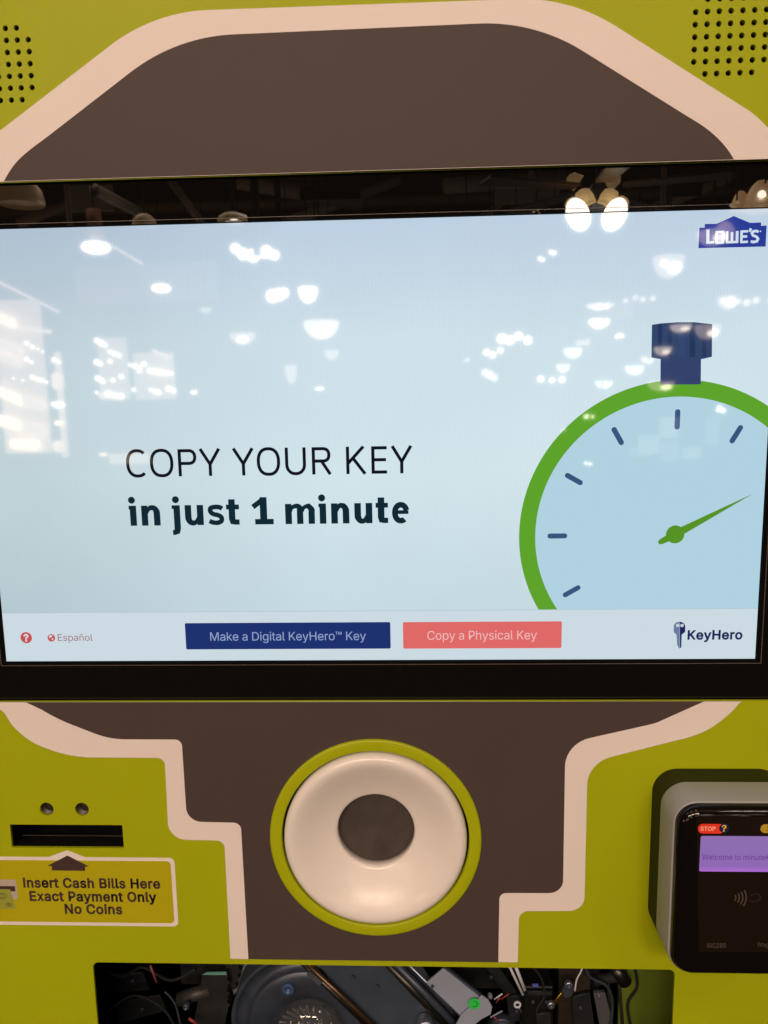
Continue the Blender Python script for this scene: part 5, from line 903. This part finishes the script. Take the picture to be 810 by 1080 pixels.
for i, (u0, v0, u1, v1, mt, lb) in enumerate(((674, 459, 695, 479, SG, 'pale square sign mirrored left of centre in the dial'), (697, 440, 716, 462, SG, 'pale tall sign mirrored under the top tick of the dial'), (697, 465, 716, 487, SG2, 'dim square sign mirrored in the middle of the dial'), (721, 472, 739, 484, SG, 'small pale sign mirrored right of centre in the dial'),
        (664, 472, 686, 482, SG2, 'low dim sign mirrored at the left in the dial'), (650, 318, 668, 336, SG2, 'dim square sign mirrored above the crown'), (78, 280, 230, 318, mat('banner_painted_glow', (.5, .35, .35), rough=.7, emit=(1, .7, .75), es=.35), 'wide pinkish banner mirrored at the upper left of the screen'), (745, 440, 758, 470, SG2, 'narrow dim sign mirrored right of the top tick'))):  # the banner's emission stands in for ceiling light falling on it
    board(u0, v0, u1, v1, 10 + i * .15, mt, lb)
# roof steelwork
BEAM = mat('roof_steel', (.40, .30, .24), rough=.6); DUCT = mat('duct_grey', (.5, .45, .4), rough=.5)
def beam(name, p0, p1, r, m, label, cat='beam', group=None):
    bm = bmesh.new(); tube_bm(bm, [Vector(p0), Vector(p1)], r, 10); return tag(link(name, bm, m, None, True), label, cat, group)
for i in range(7):
    yy = -2.2 - i * 2.0
    beam('roof_joist', (-12, yy, CEIL + .15), (12, yy, CEIL + .15), .10, BEAM, 'dark steel roof joist crossing above the aisles behind the camera', 'joist', 'roof joists')
a, _ = refl(-20, 288, 8); b0, _ = refl(62, 329, 10); beam('glowing_roof_rail', a, b0, .016, STR2, 'thin roof rail with added glow mirrored slanting at the upper left of the screen', 'roof rail')  # pale roof beams; the light on them is put in as emission
a, _ = refl(112, 256, 8); b0, _ = refl(150, 278, 9); beam('glowing_roof_rail', a, b0, .012, STR2, 'short thin roof rail with added glow mirrored right of the first disc lamp', 'roof rail')
a, _ = refl(100, 200, 6); b0, _ = refl(150, 226, 7); beam('air_duct', a, b0, .05, DUCT, 'slanting pale duct mirrored in the upper bezel at the left', 'duct')
a, _ = refl(98, 221, 6); b0, _ = refl(102, 250, 6); beam('hanging_post', a, b0, .06, mat('pinkish_post_glow', (.3, .14, .12), rough=.6, emit=(1, .4, .3), es=.12), 'short pinkish post mirrored at the left in the upper bezel', 'post')  # faint emission put into the post's colour to lift it
for u, D in ((70, 8), (268, 5), (292, 7), (560, 9), (700, 8)):
    a, _ = refl(u, 190, D); beam('hanging_rod', (a.x, a.y, a.z + 1.2), (a.x, a.y, a.z - .5), .03, MATTE if D < 8 else BEAM, 'dark vertical rod hanging under the roof mirrored in the upper bezel', 'rod', 'hanging rods')
# louvred light above the aisle, seen as short stripes on the top edge of the card reader
lv = empty('louvred_light', (1.95, -2.9, CEIL), 'louvred ceiling light mirrored as short stripes on the card reader top edge', 'ceiling light')
for k in range(6):
    bm = bmesh.new(); x_ = 1.78 + .155 * k; vs = []
    for dx in (0, .07):
        for dy in (0, .9):
            for dz in (0, .03): vs.append(bm.verts.new((x_ + dx, -3.3 + dy, CEIL - .1 + dz)))
    for f in ((0, 1, 3, 2), (4, 6, 7, 5), (0, 4, 5, 1), (2, 3, 7, 6), (0, 2, 6, 4), (1, 5, 7, 3)): bm.faces.new([vs[i] for i in f])
    bmesh.ops.recalc_face_normals(bm, faces=bm.faces); link('light_bar', bm, glow('louvre_glow', (1, .8, .66), 16), lv)
for i, (u0, v0, u1, v1, D, r) in enumerate(((250, 190, 380, 214, 9, .10), (300, 236, 420, 190, 10, .07), (180, 190, 215, 238, 7, .04), (470, 196, 600, 188, 9, .09), (500, 236, 560, 190, 10, .05), (690, 220, 770, 186, 9, .07), (20, 236, 110, 200, 9, .06))):
    a, _ = refl(u0, v0, D); b0, _ = refl(u1, v1, D + .8)
    beam('roof_truss_rod', a, b0, r, DUCT if i % 2 else BEAM, 'slanting steel member under the roof mirrored in the upper bezel', 'roof member', 'slanting roof members')
for u0, v0, u1, v1, D in ((316, 196, 380, 209, 8), (70, 196, 120, 222, 8.5), (520, 200, 590, 214, 9), (700, 186, 740, 206, 8)):
    board(u0, v0, u1, v1, D, MATTE if D == 8 else DUCT, {316: 'black ceiling box mirrored left of the middle of the upper bezel', 70: 'grey ceiling box mirrored above the first disc lamp', 520: 'grey ceiling box mirrored left of the ceiling fan', 700: 'black ceiling box mirrored right of the ceiling fan'}[u0], 'ceiling_unit', 'ceiling unit')
# slab of roof deck
big_sheet('ceiling', -14, 14, -26, 2, CEIL + .6, mat('roof_deck', (.22, .16, .12), rough=.8, noise=.4, nscale=1.5))

# ================================================================== CAMERA, LIGHT, WORLD
cam = bpy.data.cameras.new('camera'); co = bpy.data.objects.new('camera', cam); C.objects.link(co)
cam.sensor_fit = 'VERTICAL'; cam.sensor_height = 36; cam.lens = 36 * F / 1080; cam.clip_start = .01; cam.clip_end = 200
M = Matrix.Identity(4)
conv = lambda v: Vector((v.x, -v.z, v.y))
cols = [conv(RT @ Vector(a)) for a in ((1, 0, 0), (0, 1, 0), (0, 0, 1))]
for j in range(3):
    for i in range(3): M[i][j] = cols[j][i]
M.translation = w(CAM.x, CAM.y, CAM.z)
co.matrix_world = M
bpy.context.scene.camera = co
cam.dof.use_dof = False

def area(x, y, z, sx_, sy_, power, col=(1, .715, .52), rot=0.0):
    l = bpy.data.lights.new('ceiling_lamp', 'AREA'); l.shape = 'RECTANGLE'; l.size = sx_; l.size_y = sy_; l.energy = power; l.color = col
    o = bpy.data.objects.new('ceiling_lamp', l); C.objects.link(o); o.location = (x, y, z)
    d = Vector((0, 0, H0)) - Vector((x, y, z)); o.rotation_euler = d.to_track_quat('-Z', 'Y').to_euler(); return o
for x in (-2.3, -1.0, .2, 3.2):
    area(x, -1.5, H0 + 2.3, .35, 1.0, 3.0)
for x in (-3.0, -1.1, .8):
    area(x, -6.2, H0 + 2.9, 1.4, .6, 116)
def up(x, y, z, power, tx, ty, tz):  # unseen fill lights added to brighten the roof mirrored in the bezel
    l = bpy.data.lights.new('added_roof_fill', 'AREA'); l.shape = 'SQUARE'; l.size = 1.5; l.energy = power; l.color = (1, .62, .38)
    o = bpy.data.objects.new('added_roof_fill', l); C.objects.link(o); o.location = (x, y, z)
    o.rotation_euler = (Vector((tx, ty, tz)) - Vector((x, y, z))).to_track_quat('-Z', 'Y').to_euler()
up(-8.5, -7, H0, 150, -1, -12, CEIL + .6); up(8.5, -7, H0, 110, 1, -12, CEIL + .6)

wd_ = bpy.data.worlds.new('World'); bpy.context.scene.world = wd_; wd_.use_nodes = True
bg = wd_.node_tree.nodes['Background']; bg.inputs[0].default_value = (1, .74, .55, 1); bg.inputs[1].default_value = .038
sc = bpy.context.scene
sc.view_settings.view_transform = 'Standard'; sc.view_settings.look = 'None'; sc.view_settings.exposure = 0; sc.view_settings.gamma = 1
sc.render.engine = 'CYCLES'; sc.cycles.use_denoising = True; sc.cycles.max_bounces = 8; sc.cycles.sample_clamp_indirect = 4
